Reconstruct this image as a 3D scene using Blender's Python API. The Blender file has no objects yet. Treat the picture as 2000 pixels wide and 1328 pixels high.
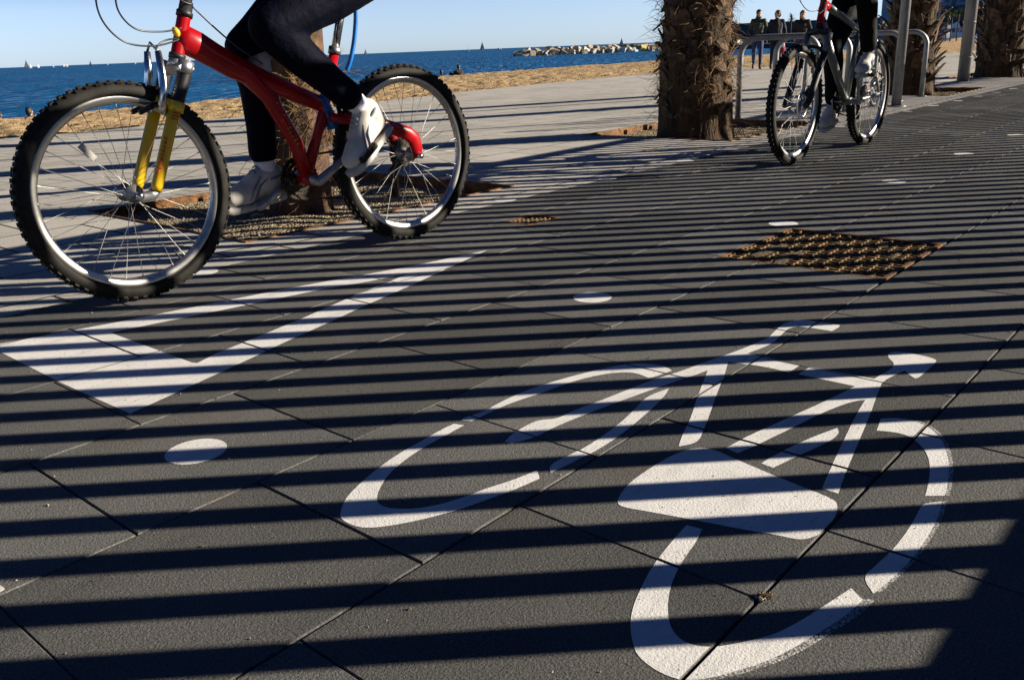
import bpy, bmesh, math, random
from mathutils import Vector, Matrix, noise
random.seed(7)
R = math.radians
scene = bpy.context.scene
COL = scene.collection
# World axes: x runs along the bike lane, y towards the sea, z up (metres).
PHI = 0.8459767          # heading of the lane against the camera's right-hand side
SUN_TH = R(2.3)
SUN_EL = R(18.3)

# ------------------------------------------------------------------ helpers
def tag(o, label=None, cat=None, group=None, kind=None):
    if label: o['label'] = label
    if cat: o['category'] = cat
    if group: o['group'] = group
    if kind: o['kind'] = kind
    return o

def empty(name, loc=(0, 0, 0), rz=0.0, label=None, cat=None, group=None):
    o = bpy.data.objects.new(name, None)
    o.empty_display_size = 0.1
    COL.objects.link(o)
    o.location = loc
    o.rotation_euler = (0, 0, rz)
    return tag(o, label, cat, group)

def link(name, me, mat=None, parent=None):
    o = bpy.data.objects.new(name, me)
    if mat is not None and len(me.materials) == 0:
        for m in (mat if isinstance(mat, (list, tuple)) else [mat]):
            me.materials.append(m)
    COL.objects.link(o)
    if parent is not None:
        o.parent = parent
    return o

def copy_tree(o, parent=None):
    c = o.copy()
    COL.objects.link(c)
    if parent is not None:
        c.parent = parent
    for ch in list(o.children):
        copy_tree(ch, c)
    return c

def V(*a): return Vector(a)

def frame_of(d):
    d = d.normalized()
    a = Vector((0, 0, 1)) if abs(d.z) < 0.9 else Vector((1, 0, 0))
    x = d.cross(a).normalized()
    y = d.cross(x).normalized()
    return x, y

class MB:
    def __init__(s):
        s.v = []; s.f = []; s.m = []; s.sm = []
    def face(s, idx, mi=0, smooth=False):
        s.f.append(tuple(idx)); s.m.append(mi); s.sm.append(smooth)
    def quad(s, a, b, c, d, mi=0):
        n = len(s.v); s.v += [tuple(a), tuple(b), tuple(c), tuple(d)]
        s.face((n, n+1, n+2, n+3), mi)
    def poly(s, pts, mi=0):
        n = len(s.v); s.v += [tuple(p) for p in pts]
        s.face(range(n, n+len(pts)), mi)
    def box(s, c, size, mat=None, mi=0, ch=0.0):
        hx, hy, hz = size[0]/2, size[1]/2, size[2]/2
        c = Vector(c)
        n = len(s.v)
        for z in (-hz, hz):
            for y in (-hy, hy):
                for x in (-hx, hx):
                    p = Vector((x, y, z))
                    if mat is not None: p = mat @ p
                    s.v.append(tuple(c+p))
        for q in ((0,2,3,1),(4,5,7,6),(0,1,5,4),(2,6,7,3),(0,4,6,2),(1,3,7,5)):
            s.face([n+i for i in q], mi)
    def tube(s, pts, rad, seg=8, cap=True, closed=False, smooth=True, mi=0, flat=1.0, up=None):
        pts = [Vector(p) for p in pts]
        n = len(pts)
        if not isinstance(rad, (list, tuple)): rad = [rad]*n
        base = len(s.v)
        prev = None
        for i, p in enumerate(pts):
            if closed: d = pts[(i+1) % n]-pts[i-1]
            elif i == 0: d = pts[1]-pts[0]
            elif i == n-1: d = pts[-1]-pts[-2]
            else: d = (pts[i+1]-pts[i]).normalized()+(pts[i]-pts[i-1]).normalized()
            if d.length < 1e-9: d = Vector((0, 0, 1))
            d.normalize()
            if up is not None:
                y = Vector(up); y = (y-d*y.dot(d)).normalized(); x = y.cross(d).normalized()
            elif prev is None:
                x, y = frame_of(d)
            else:
                x = (prev-d*prev.dot(d)).normalized(); y = d.cross(x).normalized()
            prev = x
            for k in range(seg):
                a = 2*math.pi*k/seg
                s.v.append(tuple(p+(x*math.cos(a)*flat+y*math.sin(a))*rad[i]))
        m = n if closed else n-1
        for i in range(m):
            j = (i+1) % n
            for k in range(seg):
                l = (k+1) % seg
                s.face((base+i*seg+k, base+i*seg+l, base+j*seg+l, base+j*seg+k), mi, smooth)
        if cap and not closed:
            s.face([base+k for k in range(seg)][::-1], mi)
            s.face([base+(n-1)*seg+k for k in range(seg)], mi)
    def ring(s, c, axis, prof, seg=48, mi=0, smooth=True, closed_prof=True):
        """revolve profile [(radius, along-axis)] round axis through c"""
        c = Vector(c); ax = Vector(axis).normalized(); x, y = frame_of(ax)
        base = len(s.v); n = len(prof)
        for k in range(seg):
            a = 2*math.pi*k/seg
            r = x*math.cos(a)+y*math.sin(a)
            for pr, pz in prof:
                s.v.append(tuple(c+r*pr+ax*pz))
        for k in range(seg):
            l = (k+1) % seg
            for i in range(n if closed_prof else n-1):
                j = (i+1) % n
                s.face((base+k*n+i, base+l*n+i, base+l*n+j, base+k*n+j), mi, smooth)
    def ball(s, c, rx, ry=None, rz=None, rot=None, seg=12, rings=8, mi=0):
        ry = rx if ry is None else ry; rz = rx if rz is None else rz
        c = Vector(c); base = len(s.v)
        def put(p):
            p = Vector((p[0]*rx, p[1]*ry, p[2]*rz))
            if rot is not None: p = rot @ p
            s.v.append(tuple(c+p))
        put((0, 0, -1))
        for i in range(1, rings):
            t = -math.pi/2+math.pi*i/rings
            for k in range(seg):
                a = 2*math.pi*k/seg
                put((math.cos(t)*math.cos(a), math.cos(t)*math.sin(a), math.sin(t)))
        put((0, 0, 1))
        for k in range(seg):
            l = (k+1) % seg
            s.face((base, base+1+l, base+1+k), mi, True)
            for i in range(rings-2):
                a = base+1+i*seg
                s.face((a+k, a+l, a+seg+l, a+seg+k), mi, True)
            a = base+1+(rings-2)*seg
            s.face((a+k, a+l, len(s.v)-1), mi, True)
    def mesh(s, name):
        me = bpy.data.meshes.new(name)
        me.from_pydata(s.v, [], s.f)
        me.polygons.foreach_set('material_index', s.m)
        me.polygons.foreach_set('use_smooth', s.sm)
        me.update()
        return me
    def build(s, name, mat, parent=None, fix=True):
        me = s.mesh(name)
        if fix:
            bm = bmesh.new(); bm.from_mesh(me)
            bmesh.ops.recalc_face_normals(bm, faces=bm.faces)
            bm.to_mesh(me); bm.free()
        return link(name, me, mat, parent)

# ------------------------------------------------------------------ materials
def newmat(name):
    m = bpy.data.materials.new(name); m.use_nodes = True
    nt = m.node_tree
    b = nt.nodes['Principled BSDF']
    return m, nt, b

def N(nt, t, **kw):
    n = nt.nodes.new(t)
    for k, v in kw.items():
        if k in n.inputs: n.inputs[k].default_value = v
        else: setattr(n, k, v)
    return n

def ramp(nt, src, stops):
    r = nt.nodes.new('ShaderNodeValToRGB')
    el = r.color_ramp.elements
    while len(el) < len(stops): el.new(0.5)
    for e, (p, c) in zip(el, stops):
        e.position = p
        e.color = (c, c, c, 1) if not isinstance(c, (tuple, list)) else (c[0], c[1], c[2], 1)
    nt.links.new(src, r.inputs[0])
    return r.outputs[0]

def mix(nt, fac, a, b, mode='MIX'):
    m = nt.nodes.new('ShaderNodeMix'); m.data_type = 'RGBA'; m.blend_type = mode
    for s, v in ((m.inputs[0], fac), (m.inputs[6], a), (m.inputs[7], b)):
        if hasattr(v, 'links') or isinstance(v, bpy.types.NodeSocket): nt.links.new(v, s)
        elif isinstance(v, (int, float)): s.default_value = v if s.type == 'VALUE' else (v, v, v, 1)
        else: s.default_value = (v[0], v[1], v[2], 1)
    return m.outputs[2]

def coords(nt, scale=(1, 1, 1), rot=(0, 0, 0), kind='Object'):
    tc = nt.nodes.new('ShaderNodeTexCoord')
    mp = nt.nodes.new('ShaderNodeMapping')
    mp.inputs['Scale'].default_value = scale
    mp.inputs['Rotation'].default_value = rot
    nt.links.new(tc.outputs[kind], mp.inputs[0])
    return mp.outputs[0]

def noise_n(nt, co, scale, detail=4, rough=0.55):
    n = nt.nodes.new('ShaderNodeTexNoise')
    n.inputs['Scale'].default_value = scale; n.inputs['Detail'].default_value = detail
    n.inputs['Roughness'].default_value = rough
    nt.links.new(co, n.inputs['Vector'])
    return n.outputs[0]

def bump(nt, b, h, strength=0.3, dist=0.01):
    bp = nt.nodes.new('ShaderNodeBump')
    bp.inputs['Strength'].default_value = strength
    bp.inputs['Distance'].default_value = dist
    nt.links.new(h, bp.inputs['Height'])
    nt.links.new(bp.outputs[0], b.inputs['Normal'])

def pm(name, c, rough=0.6, metal=0.0, var=0.2, scale=15.0, bmp=0.0, bscale=60.0, bdist=0.004, spec=0.5, coat=0.0, c2=None, stretch=(1, 1, 1)):
    m, nt, b = newmat(name)
    co = coords(nt, stretch)
    n = noise_n(nt, co, scale)
    lo = [x*(1-var) for x in c]; hi = list(c2) if c2 else [min(1, x*(1+var)) for x in c]
    nt.links.new(ramp(nt, n, [(0.3, lo), (0.7, hi)]), b.inputs['Base Color'])
    b.inputs['Roughness'].default_value = rough
    b.inputs['Metallic'].default_value = metal
    b.inputs['Specular IOR Level'].default_value = spec
    b.inputs['Coat Weight'].default_value = coat
    if bmp > 0:
        bump(nt, b, noise_n(nt, co, bscale, 5), bmp, bdist)
    return m

M = {}
M['tyre'] = pm('rubber', (0.008, 0.0078, 0.007), 0.75, var=0.4, scale=30, c2=(0.018, 0.016, 0.012), bmp=0.3, bscale=120, bdist=0.002, spec=0.3)
M['rim'] = pm('brushed_alloy', (0.62, 0.61, 0.58), 0.32, 1.0, 0.12, 40)
M['spoke'] = pm('steel_spoke', (0.45, 0.44, 0.41), 0.5, 1.0, 0.1, 40)
M['chrome'] = pm('polished_alloy', (0.7, 0.7, 0.7), 0.22, 1.0, 0.1, 30)
M['alloy'] = pm('grey_alloy', (0.38, 0.38, 0.39), 0.42, 0.9, 0.2, 30)
M['black'] = pm('black_plastic', (0.012, 0.012, 0.013), 0.5, var=0.3, scale=30)
M['bsteel'] = pm('black_steel', (0.02, 0.019, 0.018), 0.45, 0.6, 0.4, 40, c2=(0.07, 0.05, 0.03))
M['red'] = pm('red_paint', (0.34, 0.0025, 0.006), 0.32, 0.0, 0.25, 9, coat=0.12, spec=0.3)
M['yellow'] = pm('yellow_paint', (0.80, 0.50, 0.008), 0.35, 0.0, 0.08, 12, coat=0.3)
M['redmark'] = pm('red_lettering', (0.62, 0.03, 0.01), 0.4, var=0.25, scale=60)
M['yelmark'] = pm('yellow_lettering', (0.75, 0.42, 0.01), 0.4, var=0.35, scale=60)
M['blue'] = pm('blue_anodised', (0.01, 0.12, 0.42), 0.3, 0.3, 0.2, 20)
M['bluelock'] = pm('blue_vinyl', (0.01, 0.16, 0.55), 0.35, 0.0, 0.2, 20)
M['silverframe'] = pm('silver_frame_paint', (0.22, 0.23, 0.22), 0.38, 0.6, 0.15, 14)
M['tights'] = pm('navy_tights', (0.0020, 0.0026, 0.0085), 0.7, 0, 0.3, 25, bmp=0.75, bscale=9, bdist=0.025, spec=0.06)
M['blacktights'] = pm('black_tights', (0.002, 0.002, 0.0025), 0.7, 0, 0.25, 25, bmp=0.5, bscale=11, bdist=0.02, spec=0.12)
M['sock'] = pm('white_cotton', (0.80, 0.79, 0.82), 0.9, 0, 0.08, 60, bmp=0.3, bscale=150, bdist=0.002)
M['shoe'] = pm('white_leather', (0.56, 0.53, 0.47), 0.6, 0, 0.25, 14, bmp=0.3, bscale=25, bdist=0.004)
M['sole'] = pm('rubber_sole', (0.5, 0.48, 0.44), 0.7, 0, 0.2, 40)
M['lace'] = pm('grey_lace', (0.22, 0.23, 0.26), 0.8, 0, 0.2, 40)
M['skin'] = pm('skin', (0.52, 0.29, 0.2), 0.55, 0, 0.1, 10)
M['hair'] = pm('dark_hair', (0.022, 0.013, 0.008), 0.6, 0, 0.4, 60, bmp=0.5, bscale=90, bdist=0.006)
M['fairhair'] = pm('fair_hair', (0.16, 0.09, 0.04), 0.6, 0, 0.4, 60, bmp=0.5, bscale=90, bdist=0.006)
M['eye'] = pm('dark_eye', (0.01, 0.008, 0.007), 0.2, 0, 0.1, 10)
M['jred'] = pm('red_jacket', (0.25, 0.02, 0.02), 0.7, 0, 0.2, 12, bmp=0.4, bscale=14, bdist=0.02)
M['jblue'] = pm('blue_jacket', (0.02, 0.04, 0.12), 0.7, 0, 0.2, 12, bmp=0.4, bscale=14, bdist=0.02)
M['jgreen'] = pm('olive_parka', (0.028, 0.038, 0.022), 0.75, 0, 0.3, 12, bmp=0.6, bscale=12, bdist=0.03)
M['jnavy'] = pm('navy_coat', (0.005, 0.007, 0.014), 0.8, 0, 0.3, 12, bmp=0.5, bscale=12, bdist=0.02)
M['jblack'] = pm('black_jacket', (0.006, 0.005, 0.005), 0.8, 0, 0.3, 12, bmp=0.5, bscale=12, bdist=0.02)
M['jeans'] = pm('blue_denim', (0.02, 0.045, 0.12), 0.85, 0, 0.35, 20, bmp=0.5, bscale=18, bdist=0.02)
M['brownshoe'] = pm('brown_leather', (0.09, 0.045, 0.02), 0.6, 0, 0.2, 20)
M['bagred'] = pm('red_cloth_bag', (0.30, 0.012, 0.03), 0.8, 0, 0.2, 9, bmp=0.4, bscale=14, bdist=0.02)
M['bagprint'] = pm('white_blue_print', (0.25, 0.28, 0.5), 0.8, 0, 0.5, 24, c2=(0.7, 0.7, 0.75))
M['galv'] = pm('galvanised_steel', (0.30, 0.31, 0.31), 0.45, 0.55, 0.18, 18, bmp=0.05, bscale=70)
M['pole'] = pm('weathered_zinc', (0.26, 0.25, 0.245), 0.55, 0.4, 0.25, 9, stretch=(1, 1, 0.25))
M['rust'] = pm('rusty_steel', (0.08, 0.028, 0.006), 0.8, 0.0, 0.5, 26, c2=(0.24, 0.10, 0.018), bmp=0.5, bscale=90, bdist=0.004)
M['grate'] = pm('cast_iron_rust', (0.035, 0.017, 0.006), 0.65, 0.0, 0.5, 40, c2=(0.27, 0.155, 0.045), bmp=0.4, bscale=140, bdist=0.003)
M['dirt'] = pm('dirt', (0.10, 0.075, 0.04), 0.95, 0, 0.5, 40, bmp=0.8, bscale=120, bdist=0.01)
M['fence'] = pm('timber_slats', (0.12, 0.08, 0.05), 0.8, 0, 0.3, 12, bmp=0.3, bscale=40, stretch=(1, 1, 0.15))
M['wallm'] = pm('cast_concrete', (0.25, 0.24, 0.22), 0.9, 0, 0.2, 6, bmp=0.3, bscale=50)
M['sail'] = pm('white_sail', (0.8, 0.8, 0.8), 0.8, 0, 0.06, 0.5)
M['darksail'] = pm('dark_sail', (0.06, 0.08, 0.11), 0.8, 0, 0.2, 0.5)
M['brownsail'] = pm('tan_sail', (0.22, 0.15, 0.13), 0.8, 0, 0.2, 0.5)
M['hull'] = pm('white_hull', (0.7, 0.7, 0.7), 0.4, 0, 0.08, 0.5)
M['cable'] = pm('cable_sleeve', (0.02, 0.025, 0.03), 0.35, 0, 0.2, 20)

def slab_mat():
    m, nt, b = newmat('dark_paving')
    co = coords(nt)
    geo = nt.nodes.new('ShaderNodeNewGeometry')
    base = ramp(nt, noise_n(nt, co, 3.0, 5), [(0.3, (0.100, 0.100, 0.098)), (0.7, (0.136, 0.133, 0.124))])
    isl = ramp(nt, geo.outputs['Random Per Island'], [(0.0, 0.74), (0.5, 1.0), (1.0, 1.24)])
    base = mix(nt, 1.0, base, isl, 'MULTIPLY')
    fine = noise_n(nt, co, 260, 3, 0.7)
    base = mix(nt, 1.0, base, ramp(nt, fine, [(0.28, 0.52), (0.5, 0.98), (0.72, 1.65)]), 'MULTIPLY')
    v = nt.nodes.new('ShaderNodeTexVoronoi'); v.inputs['Scale'].default_value = 55; nt.links.new(co, v.inputs['Vector'])
    grains = ramp(nt, v.outputs['Distance'], [(0.05, 1.0), (0.085, 0.0)])
    sel = ramp(nt, noise_n(nt, co, 38, 2), [(0.58, 0.0), (0.66, 0.85)])
    g2 = nt.nodes.new('ShaderNodeMath'); g2.operation = 'MULTIPLY'
    nt.links.new(grains, g2.inputs[0]); nt.links.new(sel, g2.inputs[1])
    base = mix(nt, g2.outputs[0], base, (0.42, 0.36, 0.27))
    stain = ramp(nt, noise_n(nt, co, 1.9, 6, 0.7), [(0.56, 0.0), (0.74, 0.55)])
    base = mix(nt, stain, base, (0.10, 0.083, 0.062))
    dk = ramp(nt, noise_n(nt, coords(nt, (0.5, 3.0, 1)), 2.2, 5, 0.7), [(0.56, 0.0), (0.75, 0.5)])
    base = mix(nt, dk, base, (0.04, 0.04, 0.042))
    nt.links.new(base, b.inputs['Base Color'])
    b.inputs['Roughness'].default_value = 0.85
    b.inputs['Specular IOR Level'].default_value = 0.08
    h = mix(nt, 0.35, fine, noise_n(nt, co, 90, 3, 0.6))
    bump(nt, b, h, 0.65, 0.0045)
    return m
M['slab'] = slab_mat()

def paint_mat():
    m, nt, b = newmat('white_road_paint')
    co = coords(nt)
    base = ramp(nt, noise_n(nt, co, 12, 6, 0.65), [(0.25, (0.66, 0.645, 0.62)), (0.6, (0.80, 0.785, 0.755))])
    pits = ramp(nt, noise_n(nt, co, 150, 2, 0.5), [(0.27, 1.0), (0.33, 0.0)])
    base = mix(nt, pits, base, (0.09, 0.085, 0.08))
    wear = ramp(nt, noise_n(nt, co, 26, 8, 0.8), [(0.60, 0.0), (0.72, 0.55)])
    tr = ramp(nt, noise_n(nt, coords(nt, (0.35, 5.0, 1), (0, 0, 0.06)), 4.0, 6, 0.7), [(0.50, 0.0), (0.72, 0.45)])
    base = mix(nt, tr, base, (0.42, 0.41, 0.40))
    base = mix(nt, wear, base, (0.36, 0.35, 0.33))
    nt.links.new(base, b.inputs['Base Color'])
    b.inputs['Roughness'].default_value = 0.8
    b.inputs['Specular IOR Level'].default_value = 0.25
    bump(nt, b, noise_n(nt, co, 220, 3, 0.7), 0.4, 0.003)
    return m
M['paint'] = paint_mat()

def spray_mat():
    m = paint_mat(); m.name = 'paint_overspray'; nt = m.node_tree
    b = nt.nodes['Principled BSDF']; out = [n for n in nt.nodes if n.type == 'OUTPUT_MATERIAL'][0]
    tr = nt.nodes.new('ShaderNodeBsdfTransparent'); mx = nt.nodes.new('ShaderNodeMixShader')
    f = ramp(nt, noise_n(nt, coords(nt), 230, 4, 0.7), [(0.44, 0.0), (0.56, 0.75)])
    nt.links.new(f, mx.inputs[0]); nt.links.new(tr.outputs[0], mx.inputs[1]); nt.links.new(b.outputs[0], mx.inputs[2])
    nt.links.new(mx.outputs[0], out.inputs[0])
    return m
M['spray'] = spray_mat()

def joint_mat():
    m, nt, b = newmat('joint_filling')
    co = coords(nt)
    c = ramp(nt, noise_n(nt, co, 2.6, 4, 0.7), [(0.42, (0.02, 0.018, 0.016)), (0.6, (0.36, 0.29, 0.19))])
    c = mix(nt, ramp(nt, noise_n(nt, co, 300, 2), [(0.35, 0.7), (0.6, 0.0)]), c, (0.04, 0.03, 0.02))
    nt.links.new(c, b.inputs['Base Color']); b.inputs['Roughness'].default_value = 1.0
    bump(nt, b, noise_n(nt, co, 250, 3), 0.8, 0.006)
    return m
M['joint'] = joint_mat()

def prom_mat():
    m, nt, b = newmat('grey_paving')
    co = coords(nt)
    br = nt.nodes.new('ShaderNodeTexBrick')
    nt.links.new(co, br.inputs['Vector'])
    br.inputs['Scale'].default_value = 1.0
    br.inputs['Brick Width'].default_value = 0.4375
    br.inputs['Row Height'].default_value = 0.4225
    br.inputs['Mortar Size'].default_value = 0.007
    br.inputs['Mortar Smooth'].default_value = 0.1
    br.inputs['Color1'].default_value = (0.455, 0.43, 0.385, 1)
    br.inputs['Color2'].default_value = (0.545, 0.515, 0.46, 1)
    br.inputs['Mortar'].default_value = (0.05, 0.045, 0.04, 1)
    base = mix(nt, 1.0, br.outputs['Color'], ramp(nt, noise_n(nt, co, 140, 3, 0.7), [(0.3, 0.70), (0.55, 1.0), (0.75, 1.25)]), 'MULTIPLY')
    base = mix(nt, 1.0, base, ramp(nt, noise_n(nt, co, 1.2, 6, 0.65), [(0.3, 0.86), (0.7, 1.1)]), 'MULTIPLY')
    nt.links.new(base, b.inputs['Base Color'])
    b.inputs['Roughness'].default_value = 0.9
    b.inputs['Specular IOR Level'].default_value = 0.2
    bump(nt, b, noise_n(nt, co, 180, 3, 0.7), 0.4, 0.004)
    return m
M['prom'] = prom_mat()

def sand_mat():
    m, nt, b = newmat('beach_sand')
    co = coords(nt)
    c = ramp(nt, noise_n(nt, co, 1.3, 6, 0.7), [(0.3, (0.40, 0.275, 0.145)), (0.7, (0.56, 0.40, 0.225))])
    c = mix(nt, 1.0, c, ramp(nt, noise_n(nt, co, 45, 4, 0.7), [(0.3, 0.75), (0.6, 1.05)]), 'MULTIPLY')
    nt.links.new(c, b.inputs['Base Color']); b.inputs['Roughness'].default_value = 1.0
    b.inputs['Specular IOR Level'].default_value = 0.1
    bump(nt, b, noise_n(nt, co, 9, 5, 0.7), 0.9, 0.08)
    return m
M['sand'] = sand_mat()

def gravel_mat():
    m, nt, b = newmat('gravel')
    co = coords(nt)
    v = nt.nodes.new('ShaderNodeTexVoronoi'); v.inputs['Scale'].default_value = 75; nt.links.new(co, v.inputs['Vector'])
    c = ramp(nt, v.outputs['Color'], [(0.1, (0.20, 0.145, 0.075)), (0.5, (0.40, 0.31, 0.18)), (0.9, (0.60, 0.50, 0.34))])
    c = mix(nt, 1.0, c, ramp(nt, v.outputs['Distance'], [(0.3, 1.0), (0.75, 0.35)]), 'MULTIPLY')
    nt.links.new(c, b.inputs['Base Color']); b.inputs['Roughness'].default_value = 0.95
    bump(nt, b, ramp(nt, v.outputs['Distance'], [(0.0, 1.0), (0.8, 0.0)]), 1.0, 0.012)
    return m
M['gravel'] = gravel_mat()

def sea_mat():
    m, nt, b = newmat('sea_water')
    turn = coords(nt, (1, 1, 1), (0, 0, PHI))     # local axes along and across the shore
    def stretch(sx, sy):
        mp = nt.nodes.new('ShaderNodeMapping'); mp.inputs['Scale'].default_value = (sx, sy, 1)
        nt.links.new(turn, mp.inputs[0]); return mp.outputs[0]
    swell = noise_n(nt, stretch(0.03, 0.05), 1.0, 5, 0.6)
    rip = noise_n(nt, stretch(1.1, 0.16), 1.0, 5, 0.65)
    fl = noise_n(nt, stretch(2.6, 0.42), 1.0, 3, 0.6)
    c = ramp(nt, swell, [(0.35, (0.000, 0.042, 0.150)), (0.65, (0.000, 0.090, 0.250))])
    c = mix(nt, ramp(nt, rip, [(0.47, 0.0), (0.66, 0.75)]), c, (0.008, 0.15, 0.37))
    c = mix(nt, ramp(nt, fl, [(0.55, 0.0), (0.70, 0.65)]), c, (0.26, 0.40, 0.60))
    nt.links.new(c, b.inputs['Base Color'])
    b.inputs['Roughness'].default_value = 0.55
    b.inputs['Specular IOR Level'].default_value = 0.12
    bump(nt, b, rip, 0.6, 0.6)
    return m
M['sea'] = sea_mat()

def concrete_block(name, tint):
    m, nt, b = newmat(name)
    co = coords(nt)
    c = ramp(nt, noise_n(nt, co, 0.8, 6, 0.7), [(0.3, [x*0.7 for x in tint]), (0.7, tint)])
    nt.links.new(c, b.inputs['Base Color']); b.inputs['Roughness'].default_value = 0.95
    bump(nt, b, noise_n(nt, co, 2.5, 5), 0.6, 0.2)
    return m
M['blk'] = [concrete_block('breakwater_concrete', (0.52, 0.46, 0.36)), concrete_block('weathered_concrete', (0.38, 0.33, 0.25)),
            concrete_block('mossy_concrete', (0.20, 0.24, 0.15)), concrete_block('painted_concrete', (0.62, 0.66, 0.70)),
            concrete_block('rusty_concrete', (0.36, 0.20, 0.14)), concrete_block('yellow_concrete', (0.55, 0.44, 0.14))]

def facade(name, wall, glass, bw, rh, mort):
    m, nt, b = newmat(name)
    co = coords(nt, (1, 1, 1), (R(90), 0, 0), 'Object')
    br = nt.nodes.new('ShaderNodeTexBrick'); nt.links.new(co, br.inputs['Vector'])
    br.offset = 0.0
    br.inputs['Scale'].default_value = 1.0; br.inputs['Brick Width'].default_value = bw
    br.inputs['Row Height'].default_value = rh; br.inputs['Mortar Size'].default_value = mort
    br.inputs['Color1'].default_value = (*glass, 1); br.inputs['Color2'].default_value = (*[g*0.75 for g in glass], 1)
    br.inputs['Mortar'].default_value = (*wall, 1)
    nt.links.new(br.outputs['Color'], b.inputs['Base Color'])
    b.inputs['Roughness'].default_value = 0.6
    return m
M['glass1'] = facade('pale_glass_facade', (0.20, 0.38, 0.48), (0.16, 0.34, 0.46), 3.0, 3.4, 0.12)
M['bluewall'] = facade('blue_grey_facade', (0.22, 0.30, 0.42), (0.08, 0.15, 0.26), 4.0, 3.5, 0.9)
M['darkwall'] = pm('harbour_shed', (0.030, 0.065, 0.085), 0.9, 0, 0.35, 0.03)
M['whitewall'] = pm('white_render', (0.7, 0.7, 0.68), 0.8, 0, 0.1, 0.1)
M['window'] = pm('dark_window', (0.03, 0.05, 0.08), 0.3, 0, 0.2, 0.1)
M['slate'] = pm('slate_roof', (0.05, 0.09, 0.13), 0.8, 0, 0.2, 0.1)
M['palmcore'] = pm('palm_bark', (0.018, 0.010, 0.005), 0.95, 0, 0.5, 22, c2=(0.10, 0.055, 0.021), bmp=0.9, bscale=30, bdist=0.03, stretch=(1, 1, 0.2))
M['palmboot'] = pm('palm_leaf_base', (0.016, 0.009, 0.005), 0.85, 0, 0.5, 14, c2=(0.19, 0.11, 0.052), bmp=0.5, bscale=40, bdist=0.01)
M['palmpale'] = pm('pale_palm_trunk', (0.045, 0.025, 0.015), 0.9, 0, 0.4, 7, c2=(0.15, 0.08, 0.046), bmp=0.7, bscale=35, bdist=0.02)
M['fibre'] = pm('palm_fibre', (0.035, 0.019, 0.007), 0.95, 0, 0.5, 9, c2=(0.42, 0.26, 0.105))
M['frond'] = pm('palm_frond', (0.035, 0.07, 0.018), 0.6, 0, 0.35, 6)
CREST = [(-60, 23.5), (8, 23.2), (12.7, 23.4), (16.5, 25.3), (23, 28.0), (33, 31.4), (45, 32.3), (55, 31.8), (62, 30.4), (74, 28.5), (100, 29), (163, 45), (190, 44), (320, 30)]
def lerp(tab, x):
    for (a, b), (c, d) in zip(tab, tab[1:]):
        if x <= c: return b+(d-b)*max(0, (x-a))/(c-a)
    return tab[-1][1]
B1_AT, B1_RZ = (2.3007, 2.6015, 0.0), R(177.06)
B2_AT, B2_RZ = (6.1357, 2.1787, 0.0), R(179.41)
# ------------------------------------------------------------------ people
def remeshed(name, mb, voxel, mat, parent, smooth=4, warp=0.0, seed=0):
    me = mb.mesh(name+'_raw')
    o = bpy.data.objects.new(name+'_raw', me); COL.objects.link(o)
    md = o.modifiers.new('r', 'REMESH'); md.mode = 'VOXEL'; md.voxel_size = voxel; md.use_smooth_shade = True
    sm = o.modifiers.new('s', 'SMOOTH'); sm.factor = 0.5; sm.iterations = smooth
    dg = bpy.context.evaluated_depsgraph_get()
    new = bpy.data.meshes.new_from_object(o.evaluated_get(dg))
    bpy.data.objects.remove(o)
    new.name = name
    new.materials.clear()
    if warp:
        nrm = [v.normal.copy() for v in new.vertices]
        out = []
        for v, nv in zip(new.vertices, nrm):
            k = noise.noise(v.co*9+Vector((seed, 0, 0)))*warp+noise.noise(v.co*26+Vector((seed, 3, 0)))*warp*.4
            out.extend(v.co+nv*k)
        new.vertices.foreach_set('co', out)
    new.polygons.foreach_set('use_smooth', [True]*len(new.polygons))
    new.update()
    return link(name, new, mat, parent)

def caps(mb, pts, rad):
    """chain of tapered round segments"""
    pts = [Vector(p) for p in pts]
    for i in range(len(pts)-1):
        a, b = pts[i], pts[i+1]
        if (b-a).length < 1e-5: continue
        n = 5
        mb.tube([a.lerp(b, k/n) for k in range(n+1)], [rad[i]+(rad[i+1]-rad[i])*k/n for k in range(n+1)], 14)
    for p, r in zip(pts, rad): mb.ball(p, r, seg=14, rings=9)

def hand(mb, W, h, side, curl=0.7, s=1.0):
    h = Vector(h).normalized(); side = Vector(side); side = (side-h*side.dot(h)).normalized(); nrm = h.cross(side)
    rot = Matrix((h, side, nrm)).transposed()
    mb.ball(W+h*.048*s, .050*s, .040*s, .017*s, rot)
    for i, L in enumerate((.072, .080, .076, .060)):
        b = W+h*.088*s+side*(-.030+.020*i)*s
        d1 = (h*math.cos(curl*.5)+nrm*math.sin(curl*.5)); d2 = (h*math.cos(curl*1.3)+nrm*math.sin(curl*1.3))
        c = b+d1*L*.5*s; e = c+d2*L*.5*s
        caps(mb, [b-h*.02*s, c, e], [.0095*s, .0088*s, .0072*s])
    b = W+h*.030*s-side*.034*s
    caps(mb, [b, b+(h*.7-side*.6+nrm*.25).normalized()*.034*s, b+(h*.85-side*.35+nrm*.45).normalized()*.064*s], [.012*s, .0105*s, .008*s])

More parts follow.
